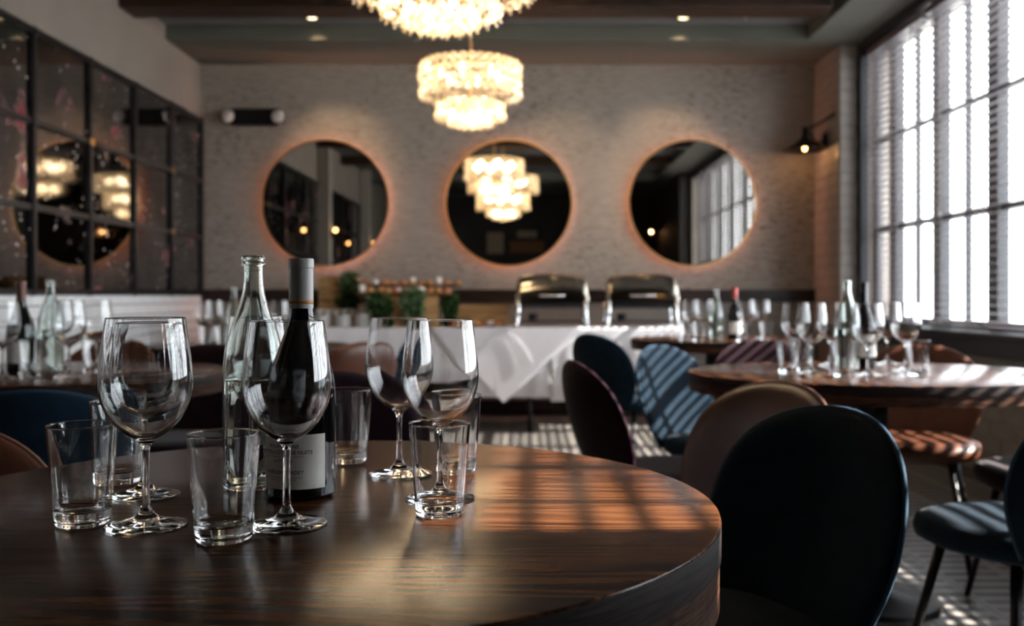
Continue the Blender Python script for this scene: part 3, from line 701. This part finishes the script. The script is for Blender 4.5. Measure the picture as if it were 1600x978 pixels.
CO = spline([(.037, .0008), (.0385, .004), (.0392, .010), (.0392, .06), (.0392, .11), (.0388, .150), (.0360, .180), (.0285, .208), (.0195, .235), (.0138, .258), (.0125, .278), (.0125, .288)], 4)
CL = [(.0126, .2882), (.0148, .2886), (.0154, .2893), (.0155, .291), (.0150, .2935), (.0137, .2945), (.0150, .296), (.0150, .300), (.0138, .302), (.0112, .302), (.0105, .299)]
CI = spline([(.0103, .285), (.0103, .277), (.0116, .258), (.0172, .235), (.0262, .208), (.0338, .179), (.0365, .150), (.0370, .11), (.0370, .06), (.0368, .014), (.033, .009), (.0, .013)], 4)
def carafe_mesh(n): return MB().lathe([(0, .003), (.030, .0012), (.034, 0)]+CO+CL+CI, n).mesh('carafe')
WI = [(0, .0135), (.033, .0096), (.0364, .0145), (.0366, .06), (.0366, .11), (.0364, .139), (.0368, .1402), (0, .1395)]
BO = spline([(.0385, .0008), (.0420, .004), (.0425, .012), (.0425, .05), (.0425, .10), (.0420, .128), (.0385, .155), (.0290, .182), (.0195, .207), (.0153, .228), (.0145, .250), (.0145, .284)], 4)
def bottle_mesh(n): return MB().lathe([(0, .006), (.028, .002), (.036, 0)]+BO+[(.0150, .2945), (.0, .2945)], n).mesh('bottle')
HW = {64: {}, 28: {}}
def gw_mesh(kind, n):
    if kind not in HW[n]:
        me = {'wine_glass': wine_glass_mesh, 'tumbler': tumbler_mesh, 'carafe': carafe_mesh, 'bottle': bottle_mesh}[kind](n)
        me.materials.append({'wine_glass': M['glass'], 'tumbler': M['glass'], 'carafe': M['bottle_glass'], 'bottle': M['wine_glass_dark']}[kind])
        me.polygons.foreach_set('use_smooth', [True]*len(me.polygons)); HW[n][kind] = me
    return HW[n][kind]
TZ = .7502
def P(px, py, z=.75):
    """photo pixel of a point on the table plane -> x, y"""
    D = 1500*(1.0-z)/(py-462); return ((px-825)*D/1500, D)
def glassw(kind, px, py, label, group, n=64, s=1.0):
    x, y = P(px, py)
    o = link(kind, gw_mesh(kind, n), None, None, (x, y, TZ), random.uniform(0, 6))
    if s != 1.0: o.scale = (s, s, s)
    return tag(o, label, {'wine_glass': 'wine glass', 'tumbler': 'tumbler', 'carafe': 'carafe', 'bottle': 'bottle'}[kind], group)
G1 = 'wine glasses on the near table'
glassw('wine_glass', 228, 822, 'empty wine glass at front left of near table, between two tumblers', G1, s=1.0)
glassw('wine_glass', 448, 820, 'empty wine glass standing in front of the dark wine bottle', G1, s=.985)
glassw('wine_glass', 624, 741, 'empty wine glass right of bottle, rear of the right-hand pair', G1, s=.97)
glassw('wine_glass', 688, 779, 'empty wine glass behind the right front tumbler', G1, s=.975)
glassw('wine_glass', 226, 774, 'wine glass directly behind the front left wine glass', G1, s=.96)
glassw('wine_glass', 401, 719, 'wine glass hidden behind the glass water carafe', G1, s=.97)
G2 = 'straight tumblers on the near table'
glassw('tumbler', 129, 819, 'clear tumbler furthest left on near table, front row', G2, s=1.0)
glassw('tumbler', 350, 843, 'clear tumbler nearest the camera, left of bottle', G2, s=1.0)
glassw('tumbler', 186, 754, 'clear tumbler behind the leftmost front tumbler', G2)
glassw('tumbler', 543, 722, 'clear tumbler just right of the dark wine bottle', G2)
glassw('tumbler', 687, 804, 'clear tumbler at front right, before a wine glass', G2, s=.96)
glassw('tumbler', 712, 738, 'clear tumbler furthest right on near table, rear', G2)
# carafe of water
def carafe(px, py, label, n, s=1.0, water=True, group='glass water carafes'):
    x, y = P(px, py); t = thing('water_carafe', label, 'carafe', (x, y, TZ), 0, group)
    link('glass_body', gw_mesh('carafe', n), None, t)
    if water: MB().lathe(WI, n).build('water', M['water'], t, smooth=True)
    if s != 1: t.scale = (s, s, s)
    return t
carafe(396, 760, 'clear glass water carafe beside the dark wine bottle', 64)
# bottle with foil and printed label
def bottle(px, py, label, n, capm, rot=0.0, text=False, lab_ang=(-55, 90)):
    x, y = P(px, py); t = thing('wine_bottle', label, 'bottle', (x, y, TZ), rot, 'dark wine bottles')
    link('glass_body', gw_mesh('bottle', n), None, t)
    auto(MB().lathe([(.0151, .234), (.0151, .262), (.0150, .284), (.0158, .2845), (.0158, .2935), (.0150, .2962), (0, .2965)], n).build('foil_capsule', capm, t, smooth=True), 50)
    R = .0429; a0, a1 = [math.radians(a) for a in lab_ang]; vs = []; q = 28; zz = (.0155, .0815) if text else (.035, .10)
    for i in range(q+1):
        a = a0+(a1-a0)*i/q
        for r, z in ((R, zz[0]), (R, zz[1]), (R-.0002, zz[1]), (R-.0002, zz[0])): vs.append((r*math.sin(-a), -r*math.cos(a), z))
    fs = []
    for i in range(q):
        for e in range(4): fs.append((i*4+e, i*4+(e+1) % 4, i*4+4+(e+1) % 4, i*4+4+e))
    fs += [(0,1,2,3), (q*4+3,q*4+2,q*4+1,q*4)]
    lb = MB().add(vs, fs).build('paper_label', M['paper'], t, smooth=True); auto(lb, 60)
    return t, lb
def text_mesh(body, size, shear=0, extra=0, space=1.0):
    cu = bpy.data.curves.new('text', 'FONT'); cu.body = body; cu.size = size; cu.align_x = 'CENTER'; cu.shear = shear; cu.offset = extra; cu.space_character = space; cu.resolution_u = 3
    ob = bpy.data.objects.new('text', cu); C.objects.link(ob); dg = bpy.context.evaluated_depsgraph_get(); dg.update()
    me = bpy.data.meshes.new_from_object(ob.evaluated_get(dg)); bpy.data.objects.remove(ob); bpy.data.curves.remove(cu); return me
def wrap_text(body, size, z, ang, parent, R=.0432, m=None, shear=0, extra=0, space=1.0, name='lettering'):
    me = text_mesh(body, size, shear, extra, space)
    b = bmesh.new(); b.from_mesh(me); bmesh.ops.subdivide_edges(b, edges=[e for e in b.edges if e.calc_length() > .002], cuts=2); b.to_mesh(me); b.free()
    for v in me.vertices:
        a = math.radians(ang)+v.co.x/R; v.co = Vector((R*math.sin(a), -R*math.cos(a), z+v.co.y))
    return link(name, me, m or M['ink'], parent)
t, lb = bottle(470.5, 774, 'dark wine bottle with cream label and grey foil on near table', 64, M['capsule'], text=True)
c = -18
wrap_text('BOURGOGNE', .0062, .0655, c, lb, space=1.12, extra=.00006)
wrap_text('HAUTES-CÔTES DE NUITS', .0064, .0580, c, lb, space=1.0, extra=.00008)
wrap_text('APPELLATION HAUTES-CÔTES DE NUITS CONTRÔLÉE', .0021, .0542, c, lb, space=1.05)
wrap_text('Le Prieuré', .0062, .0480, c, lb, shear=.35)
wrap_text('AURÉLIEN VERDET', .0060, .0340, c, lb, space=1.08, extra=.00008)
wrap_text('ÉLEVÉ ET MIS EN BOUTEILLE PAR AURÉLIEN VERDET', .0021, .0290, c, lb, space=1.05)
wrap_text('NÉGOCIANT ÉLEVEUR À  -  FRANCE', .0021, .0262, c, lb, space=1.05)
gb = MB().lathe([(.0152, .2395), (.01525, .2395), (.01525, .2440), (.0152, .2440)], 64).build('gold_band', M['gold_band'], t, smooth=True)
wrap_text('AURÉLIEN VERDET', .0034, .2404, 0, gb, R=.0154)

# glassware on the window table
G = 'wine glasses on the window table'
for px, py, l in ((1243, 574, 'leftmost wine glass on the window table, rear'), (1268, 583, 'second wine glass from the left on the window table'), (1297, 571, 'wine glass just left of the window table carafe'), (1356, 587, 'wine glass in front of the window table bottle'), (1386, 569, 'wine glass right of the window table bottle'), (1415, 579, 'rightmost wine glass on the window table')):
    glassw('wine_glass', px, py, l, G, 28)
G = 'tumblers on the window table'
for px, py, l in ((1231, 584, 'leftmost tumbler on the window table'), (1252, 578, 'tumbler between two left wine glasses on window table'), (1317, 588, 'tumbler in front of the window table carafe'), (1434, 587, 'rightmost tumbler on the window table')):
    glassw('tumbler', px, py, l, G, 28)
carafe(1323, 579, 'water carafe on the window table', 28)
bottle(1349, 573, 'dark wine bottle behind a wine glass on window table', 28, M['wine_glass_dark'], 0, False, (-60, 60))
# far right table
G = 'wine glasses on the far right table'
for px, py, l in ((1079, 531, 'leftmost wine glass on the table by the buffet end'), (1101, 529, 'wine glass left of carafe on the table by the buffet'), (1166, 532, 'wine glass right of bottle on the table by the buffet'), (1190, 529, 'rightmost wine glass on the table by the buffet end')):
    glassw('wine_glass', px, py, l, G, 28)
G = 'tumblers on the far right table'
for px, py, l in ((1071, 533, 'leftmost tumbler on the table by the buffet end'), (1092, 534, 'tumbler left of carafe on the table by the buffet'), (1160, 535, 'tumbler right of bottle on the table by the buffet'), (1197, 533, 'rightmost tumbler on the table by the buffet end')):
    glassw('tumbler', px, py, l, G, 28)
carafe(1119, 531, 'water carafe on the table by the buffet end', 28, .96)
bottle(1148, 530, 'wine bottle with red foil on the table by the buffet', 28, M['capsule_red'], 0, False, (-60, 60))
# left table
G = 'wine glasses on the left table'
for px, py, l in ((4, 592, 'wine glass at the left picture edge on left table'), (108, 590, 'wine glass right of the carafe on left table'), (151, 577, 'rightmost wine glass on the left table'), (92, 574, 'wine glass behind the carafe on left table')):
    glassw('wine_glass', px, py, l, G, 28, 1.04)
G = 'tumblers on the left table'
for px, py, l in ((47, 590, 'tumbler in front of the bottle on left table'), (147, 584, 'tumbler in front of rightmost wine glass on left table')):
    glassw('tumbler', px, py, l, G, 28, 1.04)
carafe(79, 582, 'water carafe on the left table beside a dark bottle', 28)
bottle(33, 583, 'wine bottle with brown foil on the left table', 28, M['capsule_brown'], 0, False, (-60, 60))
# far left table
G = 'wine glasses on the far left table'
for px, py, l in ((335, 540, 'leftmost wine glass on the far left table'), (437, 538, 'wine glass on far left table behind the wine bottle'), (318, 536, 'wine glass at rear left on the far left table')):
    glassw('wine_glass', px, py, l, G, 28, 1.0)
G = 'tumblers on the far left table'
for px, py, l in ((322, 545, 'leftmost tumbler on the far left table'), (347, 545, 'second tumbler from the left on far left table')):
    glassw('tumbler', px, py, l, G, 28)
carafe(366, 538, 'water carafe on the far left table', 28, .98)

# ------------------------------------------------------------------ buffet
BX0, BX1, BY0, BY1, BZ = -2.05, 1.12, 6.99, 7.72, .765
t = thing('buffet_table', 'long trestle buffet table under white cloths before far wall', 'table', ((BX0+BX1)/2, (BY0+BY1)/2, 0))
q = (BX1-BX0)/2-.02
MB().box(-q, q, -.34, .34, BZ-.035, BZ-.006).build('tabletop', M['light_wood'], t)
for sx in (-1, -.33, .33, 1):
    for sy in (-1, 1): MB().tube([(sx*(q-.12), sy*.28, BZ-.035), (sx*(q-.12), sy*.30, 0)], .016, 8).build('leg', M['black_metal'], t, smooth=True)
def cloth(x0, x1, zb, label, seed):
    rnd = random.Random(seed); n = int((x1-x0)/.02); vs = []; ph = [rnd.uniform(0, 6) for _ in range(4)]
    # cross-section from back hem over the top to the front hem
    sec = [(BY1, zb, 1), (BY1, (zb+BZ)/2, .6), (BY1, BZ-.01, 0), (BY1-.01, BZ, 0), (BY0+.01, BZ, 0), (BY0+.003, BZ-.004, 0), (BY0, BZ-.015, 0), (BY0, BZ-.12, .3), (BY0, BZ-.28, .7), (BY0, zb, 1)]
    for i in range(n+1):
        x = x0+(x1-x0)*i/n; w = .010*math.sin(x*9+ph[0])+.006*math.sin(x*23+ph[1])+.004*math.sin(x*41+ph[2])
        for y, z, a in sec: vs.append((x, y+(w-.014)*a*(1 if y < 7.3 else -1), z+(.003*math.sin(x*5+ph[3]) if z == zb else 0)))
    m_ = len(sec); fs = [(i*m_+j, i*m_+j+1, (i+1)*m_+j+1, (i+1)*m_+j) for i in range(n) for j in range(m_-1)]
    o = MB().add(vs, fs).build('tablecloth', M['linen'], None, smooth=True); auto(o, 60)
    md = o.modifiers.new('solid', 'SOLIDIFY'); md.thickness = .002; md.offset = 1
    return tag(o, label, 'tablecloth', 'white buffet cloths')
cloth(BX0, .165, .262, 'white tablecloth on the left part of the buffet', 3)
cloth(.165, BX1, .232, 'white tablecloth on the right part of the buffet', 5)
# pointed overlay: a square cloth laid cornerwise, its corner hanging down the front
ox, half, drop = -.175, .60, .545
vs = []; fs = []; n = 24
rows = [(BY0+.35, BZ+.006)]
vs = []
for k in range(n+1):
    s = k/n                                    # 0 top edge .. 1 tip
    w = half*(1-s)
    for j in range(13):
        u = -1+2*j/12; x = ox+u*w+.06*(s-.5)*0
        y = BY0-.012-.020*s; vs.append((x, y, BZ+.006-s*drop))
for k in range(n):
    for j in range(12): a = k*13+j; fs.append((a, a+1, a+14, a+13))
base = len(vs)
for j in range(13):
    u = -1+2*j/12; vs.append((ox+u*half*.95, BY0+.05, BZ+.004))
for j in range(12): fs.append((j, base+j, base+j+1, j+1))
o = MB().add(vs, fs).build('overlay_cloth', M['linen'], None, smooth=True); md = o.modifiers.new('solid', 'SOLIDIFY'); md.thickness = .0018; auto(o, 60)
cr = MB()
def cpt(u, s): return (ox+u*half*(1-s), BY0-.0165-.026*s, BZ+.006-s*drop)
for (u0, s0), (u1, s1) in (((.0, .02), (.62, .48)), ((-.0, .02), (-.62, .48))): cr.tube([cpt(u0+(u1-u0)*i/8, s0+(s1-s0)*i/8) for i in range(9)], .0022, 5)
cr.build('pressed_crease', M['linen'], o)
tag(o, 'white square cloth laid cornerwise, its point hanging over the buffet front', 'cloth')

# chafing dishes
def chafing(x, label):
    t = thing('chafing_dish', label, 'chafing dish', (x, 7.30, BZ+.002), 0, 'roll-top chafing dishes')
    for sx in (-1, 1):
        for sy in (-1, 1):
            MB().tube([(sx*.262, sy*.17, 0), (sx*.262, sy*.17, .02), (sx*.25, sy*.165, .10), (sx*.25, sy*.165, .24)], .017, 12, radii=[.02, .012, .017, .017]).build('leg', M['chrome'], t, smooth=True)
    MB().box(-.245, .245, -.165, .165, .165, .19).build('rim_frame', M['black_metal'], t, bevel=.006)
    MB().box(-.235, .235, -.155, .155, .135, .166).build('water_pan', M['steel_frame'], t, bevel=.015)
    MB().box(-.23, .23, -.15, .15, .035, .045).build('burner_shelf', M['steel_frame'], t)
    # roll-top lid: half barrel along X with raked ends
    vs = []; fs = []; na = 14; xs = [(-1, .0), (-.94, .55), (-.86, .85), (-.7, .97), (-.3, 1.03), (0, 1.045), (.3, 1.03), (.7, .97), (.86, .85), (.94, .55), (1, .0)]
    prof = []
    for u, s in [(-1.0, .02), (-.985, .45), (-.95, .78), (-.86, .93), (-.5, 1.0), (0, 1.02), (.5, 1.0), (.86, .93), (.95, .78), (.985, .45), (1.0, .02)]:
        prof.append((u*.272, s))
    for xx, s in prof:
        for i in range(na+1):
            a = PI*i/na; vs.append((xx, -.178*math.copysign(abs(math.cos(a))**.55, math.cos(a)), .192+.205*s*math.sin(a)**.6))
    m_ = na+1
    for i in range(len(prof)-1):
        for j in range(na): fs.append((i*m_+j, i*m_+j+1, (i+1)*m_+j+1, (i+1)*m_+j))
    auto(MB().add(vs, fs).build('roll_top_lid', M['lid_steel'], t, smooth=True), 50)
    MB().tube([(-.09, -.178, .235), (-.09, -.205, .235), (.09, -.205, .235), (.09, -.178, .235)], .006, 8).build('handle', M['chrome'], t, smooth=True)
    for sx in (-.14,): auto(MB().lathe([(0, .046), (.035, .046), (.035, .095), (.022, .10), (0, .10)], 16, (sx, 0, 0)).build('fuel_can', M['black_metal'], t, smooth=True))
    return t
chafing(.178, 'polished roll-top chafing dish, left one on the buffet')
chafing(.852, 'polished roll-top chafing dish, right one beside the tables')
def bx(name, x0, x1, y0, y1, z0, z1, m, label, cat, grp=None, bev=.004):
    o = MB().box(-(x1-x0)/2, (x1-x0)/2, -(y1-y0)/2, (y1-y0)/2, 0, z1-z0).build(name, m, None, ((x0+x1)/2, (y0+y1)/2, z0), bevel=bev); return tag(o, label, cat, grp)
def X(px, D): return (px-825)*D/1500
def Z(py, D): return 1-(py-462)*D/1500
bt = BZ+.002
# crates (boards as parts)
def crate(x0, x1, y0, y1, h, label, rows=3):
    t = thing('wooden_crate', label, 'crate', ((x0+x1)/2, (y0+y1)/2, bt), 0, 'pale wooden display boxes'); w = (x1-x0)/2; d = (y1-y0)/2; bh = h/rows
    for k in range(rows):
        for sy in (-1, 1): MB().box(-w, w, sy*d-.006, sy*d+.006, k*bh+.001, (k+1)*bh-.001).build('board', M['light_wood'], t)
        for sx in (-1, 1): MB().box(sx*w-.006 if sx > 0 else -w-.0, sx*w if sx > 0 else -w+.006, -d+.006, d-.006, k*bh+.001, (k+1)*bh-.001).build('board', M['light_wood'], t)
    MB().box(-w+.006, w-.006, -d+.006, d-.006, h-.012, h-.001).build('lid_board', M['light_wood'], t)
    return t
crate(X(600, 7.2), X(685, 7.2), 7.12, 7.34, .235, 'pale wooden box under the appetizer boards', 1)
crate(X(706, 7.5), X(795, 7.5), 7.36, 7.46, .165, 'long low wooden box left of the left chafing dish', 2)
crate(X(500, 7.5), X(558, 7.5), 7.45, 7.66, .385, 'tall pale wooden box behind the greenery', 1)
# serving boards with appetizers
bz = bt+.237
b1 = bx('serving_board', X(560, 7.23), X(705, 7.23), 7.12, 7.34, bz, bz+.018, M['board_wood'], 'dark serving board of appetizers on the pale box, front', 'board')
b3 = thing('display_riser', 'dark metal riser carrying the rear appetizer board', 'riser', (X(640, 7.53), 7.53, bt))
for sx in (-.27, .3):
    for sy in (-.05, .05): MB().tube([(sx, sy, 0), (sx, sy, .300)], .006, 6).build('leg', M['black_metal'], b3)
MB().box(-.30, .36, -.06, .06, .300, .304).build('shelf', M['black_metal'], b3)
bx('serving_board', X(565, 7.53), X(720, 7.53), 7.43, 7.63, bt+.305, bt+.320, M['board_wood'], 'dark serving board of appetizers on the riser, rear', 'board')
toast = None
def appetizer(x, y, z, kind, label):
    global toast
    t = thing('appetizer', label, 'appetizer', (x, y, z), random.uniform(0, 3), 'appetizers on the serving boards'); t.scale = (random.uniform(.95, 1.15),)*2+(random.uniform(.8, 1.35),)
    if kind == 0:
        MB().lathe([(0, 0), (.024, 0), (.027, .008), (.024, .014), (0, .015)], 10, sx=1.1).build('bread', M['toast'], t, smooth=True)
        MB().lathe([(0, .014), (.017, .014), (.018, .022), (.010, .030), (0, .031)], 9).build('topping', M['tomato'], t, smooth=True)
    elif kind == 1:
        MB().lathe([(0, 0), (.026, 0), (.030, .012), (.020, .026), (0, .030)], 10, sx=1.05).build('bread', M['toast'], t, smooth=True)
        MB().lathe([(0, .026), (.012, .027), (.010, .034), (0, .037)], 8).build('topping', M['toast'], t, smooth=True)
    else:
        MB().lathe([(0, 0), (.020, 0), (.022, .02), (.026, .036), (.020, .044), (0, .046)], 12).build('cup', M['cheese'], t, smooth=True)
        MB().lathe([(0, .045), (.012, .045), (.008, .052), (0, .054)], 8).build('topping', M['tomato'], t, smooth=True)
    return t
ks = ['small tomato-topped toast on the %s serving board', 'small golden bun on the %s serving board', 'small white cup bite on the %s serving board']
for row, (y, z, x0, x1) in enumerate(((7.16, bz+.0185, X(565, 7.2), X(700, 7.2)), (7.25, bz+.0185, X(565, 7.2), X(700, 7.2)), (7.49, bt+.3205, X(570, 7.5), X(716, 7.5)), (7.57, bt+.3205, X(570, 7.5), X(716, 7.5)))):
    n = 11; ORN = ['leftmost']+['%s from left' % q for q in ('second', 'third', 'fourth', 'fifth', 'sixth', 'seventh', 'eighth', 'ninth', 'tenth')]+['rightmost']
    for i in range(n):
        k = (2 if (i*3+row*2) % 7 == 0 else (i+row) % 2)
        appetizer(x0+(x1-x0)*i/(n-1)*.97+.01, y+random.uniform(-.006, .006), z, k, (ks[k] % ('front' if row < 2 else 'rear'))+', %s in %s row' % (ORN[i], ('near', 'far')[row % 2]))
# low platter with bites in front of the right crate
t = tag(MB().lathe([(0, 0), (.20, 0), (.22, .012), (.215, .014), (.2, .006), (0, .006)], 32, sy=.45).build('platter', M['board_wood'], None, (X(745, 7.18), 7.16, bt+.001), smooth=True), 'oval wooden platter of bites in front of the low box', 'platter')
for i in range(7): appetizer(X(745, 7.18)-.16+.052*i, 7.16+random.uniform(-.03, .03), bt+.0075, (0, 1, 2, 1, 0, 2, 0)[i], ['small tomato-topped toast on the oval platter', 'small golden bun on the oval platter', 'small white cup bite on the oval platter'][(0, 1, 2, 1, 0, 2, 0)[i]]+', %s' % ORN[i])
# plates and cups
ORD = ['first', 'second', 'third', 'fourth', 'fifth', 'sixth', 'seventh', 'eighth', 'ninth', 'tenth', 'eleventh']
PLM = MB().lathe([(0, 0), (.042, 0), (.046, .003), (.071, .009), (.072, .011), (.044, .006), (0, .005)], 28).mesh('plate'); PLM.materials.append(M['china']); PLM.polygons.foreach_set('use_smooth', [True]*len(PLM.polygons))
for k, (px, w, cnt) in enumerate(((504, 'left', 10), (536, 'middle', 10), (568, 'right', 11))):
    for i in range(cnt):
        tag(link('plate', PLM, None, None, (X(px, 7.12), 7.11, bt+.001+.0088*i)), 'white plate, %s of the %s stack at the left of the buffet' % (('bottom one', 'topmost one')[i > 0] if i in (0, cnt-1) else ('%s from the bottom' % ORD[i]), w), 'plate', 'white plates in the %s stack' % w)
cupm = MB().lathe([(0, 0), (.018, 0), (.022, .006), (.033, .04), (.034, .045), (.032, .045), (.020, .008), (0, .004)], 20).mesh('cup'); cupm.materials.append(M['china']); cupm.polygons.foreach_set('use_smooth', [True]*len(cupm.polygons))
hm = MB().tube(spline([(.031, 0, .038), (.048, 0, .036), (.050, 0, .02), (.026, 0, .014)], 4), .0035, 6).mesh('handle'); hm.materials.append(M['china'])
bx('cup_tray', X(492, 7.36), X(572, 7.36), 7.24, 7.34, bt+.0, bt+.085, M['light_wood'], 'pale wooden stand carrying white cups behind the plates', 'stand')
for i in range(6):
    t = thing('coffee_cup', 'small white coffee cup, %s from the left behind the plates' % ORD[i], 'cup', (X(499+13*i, 7.3), 7.30, bt+.0855), random.uniform(-1.9, -1.2), 'white coffee cups in a row')
    link('bowl', cupm, None, t); link('handle', hm, None, t)
# greenery
def sprig(x, y, z, h, spread, label, m, n, lean=(0, 0), seed=0):
    rnd = random.Random(seed); t = thing('leafy_branches', label, 'greenery', (x, y, z), 0, 'greenery on the buffet')
    st = MB(); lf = MB()
    for k in range(n):
        a = rnd.uniform(0, 2*PI); tip = Vector((lean[0]+spread*rnd.uniform(.3, 1)*math.cos(a), lean[1]+spread*.45*rnd.uniform(.3, 1)*math.sin(a), h*rnd.uniform(.45, 1)))
        pts = [Vector((0, 0, .0)), tip*.5+Vector((0, 0, h*.12)), tip]; pl = [Vector(p) for p in spline([tuple(p) for p in pts], 5)]
        st.tube(pl, .002, 5)
        for p in pl[2:]:
            for _ in range(7):
                d = Vector((rnd.gauss(0, 1), rnd.gauss(0, .7), rnd.gauss(.2, .8))).normalized(); s = rnd.uniform(.028, .056); side = d.cross(Vector((rnd.gauss(0,1), rnd.gauss(0,1), rnd.gauss(0,1)))).normalized()*s*.36
                up = d.cross(side).normalized()*s*.12; q = p+d*.004
                q.z = max(q.z, .004)
                e = [q, q+d*s*.5+side+up, q+d*s, q+d*s*.5-side+up, q+d*s*.5-up*.3]
                for w in e: w.z = max(w.z, .002)
                lf.add(e, [(0,1,4),(1,2,4),(2,3,4),(3,0,4)])
    st.build('stems', M['stem'], t)
    o = lf.build('foliage', m, t); o['kind'] = 'stuff'; return t
sprig(X(540, 7.24), 7.40, bt, .40, .09, 'tall dark leafy branches in front of the tall box', M['leaf'], 26, (.01, -.02), 1)
sprig(X(602, 7.15), 7.05, bt, .25, .08, 'dark leafy branches left of the appetizer box', M['leaf'], 22, (-.02, 0), 2)
sprig(X(646, 7.05), 7.04, bt, .27, .09, 'pale green leafy branches over the appetizer box front', M['leaf2'], 22, (0, 0), 3)
sprig(X(704, 7.2), 7.24, bt, .24, .05, 'dark leafy branches right of the appetizer box', M['leaf'], 16, (0, -.02), 4)
sprig(X(488, 7.5), 7.60, bt, .22, .06, 'dark leafy branches behind the cup stand', M['leaf'], 14, (0, 0), 5)

# ------------------------------------------------------------------ rear of the room (seen in the mirrors)
for x, z, w, h, m, l in ((-.67, 2.08, .34, .43, 'picture', 'tall beige print on the dark rear wall'), (-.02, 2.0, .70, .24, 'picture2', 'wide brown print on the dark rear wall'), (-.02, 2.26, .40, .14, 'picture', 'small beige print above the brown one')):
    t = thing('framed_print', l, 'picture', (x, YR, z), 0, 'prints on the rear wall')
    MB().box(-w/2, w/2, .002, .02, -h/2, h/2).build('print', M[m], t)
    MB().box(-w/2-.015, -w/2, .002, .03, -h/2-.015, h/2+.015).box(w/2, w/2+.015, .002, .03, -h/2-.015, h/2+.015).box(-w/2, w/2, .002, .03, h/2, h/2+.015).box(-w/2, w/2, .002, .03, -h/2-.015, -h/2).build('frame', M['black_metal'], t)
for y, l in ((3.45, 'small globe sconce on the nearer left pilaster'), (.28, 'small globe sconce on the rear left pilaster')):
    t = thing('globe_sconce', l, 'lamp', (XL+.16, y, 1.85), 0, 'globe sconces')
    MB().box(0, .015, -.02, .02, -.09, .02).build('plate', M['black_metal'], t); MB().tube([(.01, 0, -.05), (.06, 0, -.05), (.06, 0, -.01)], .005, 6).build('arm', M['black_metal'], t)
    MB().lathe([(0, -.012), (.02, -.004), (.026, .015), (.018, .034), (0, .04)], 16, (.06, 0, 0)).build('bulb', M['bulb_small'], t, smooth=True)
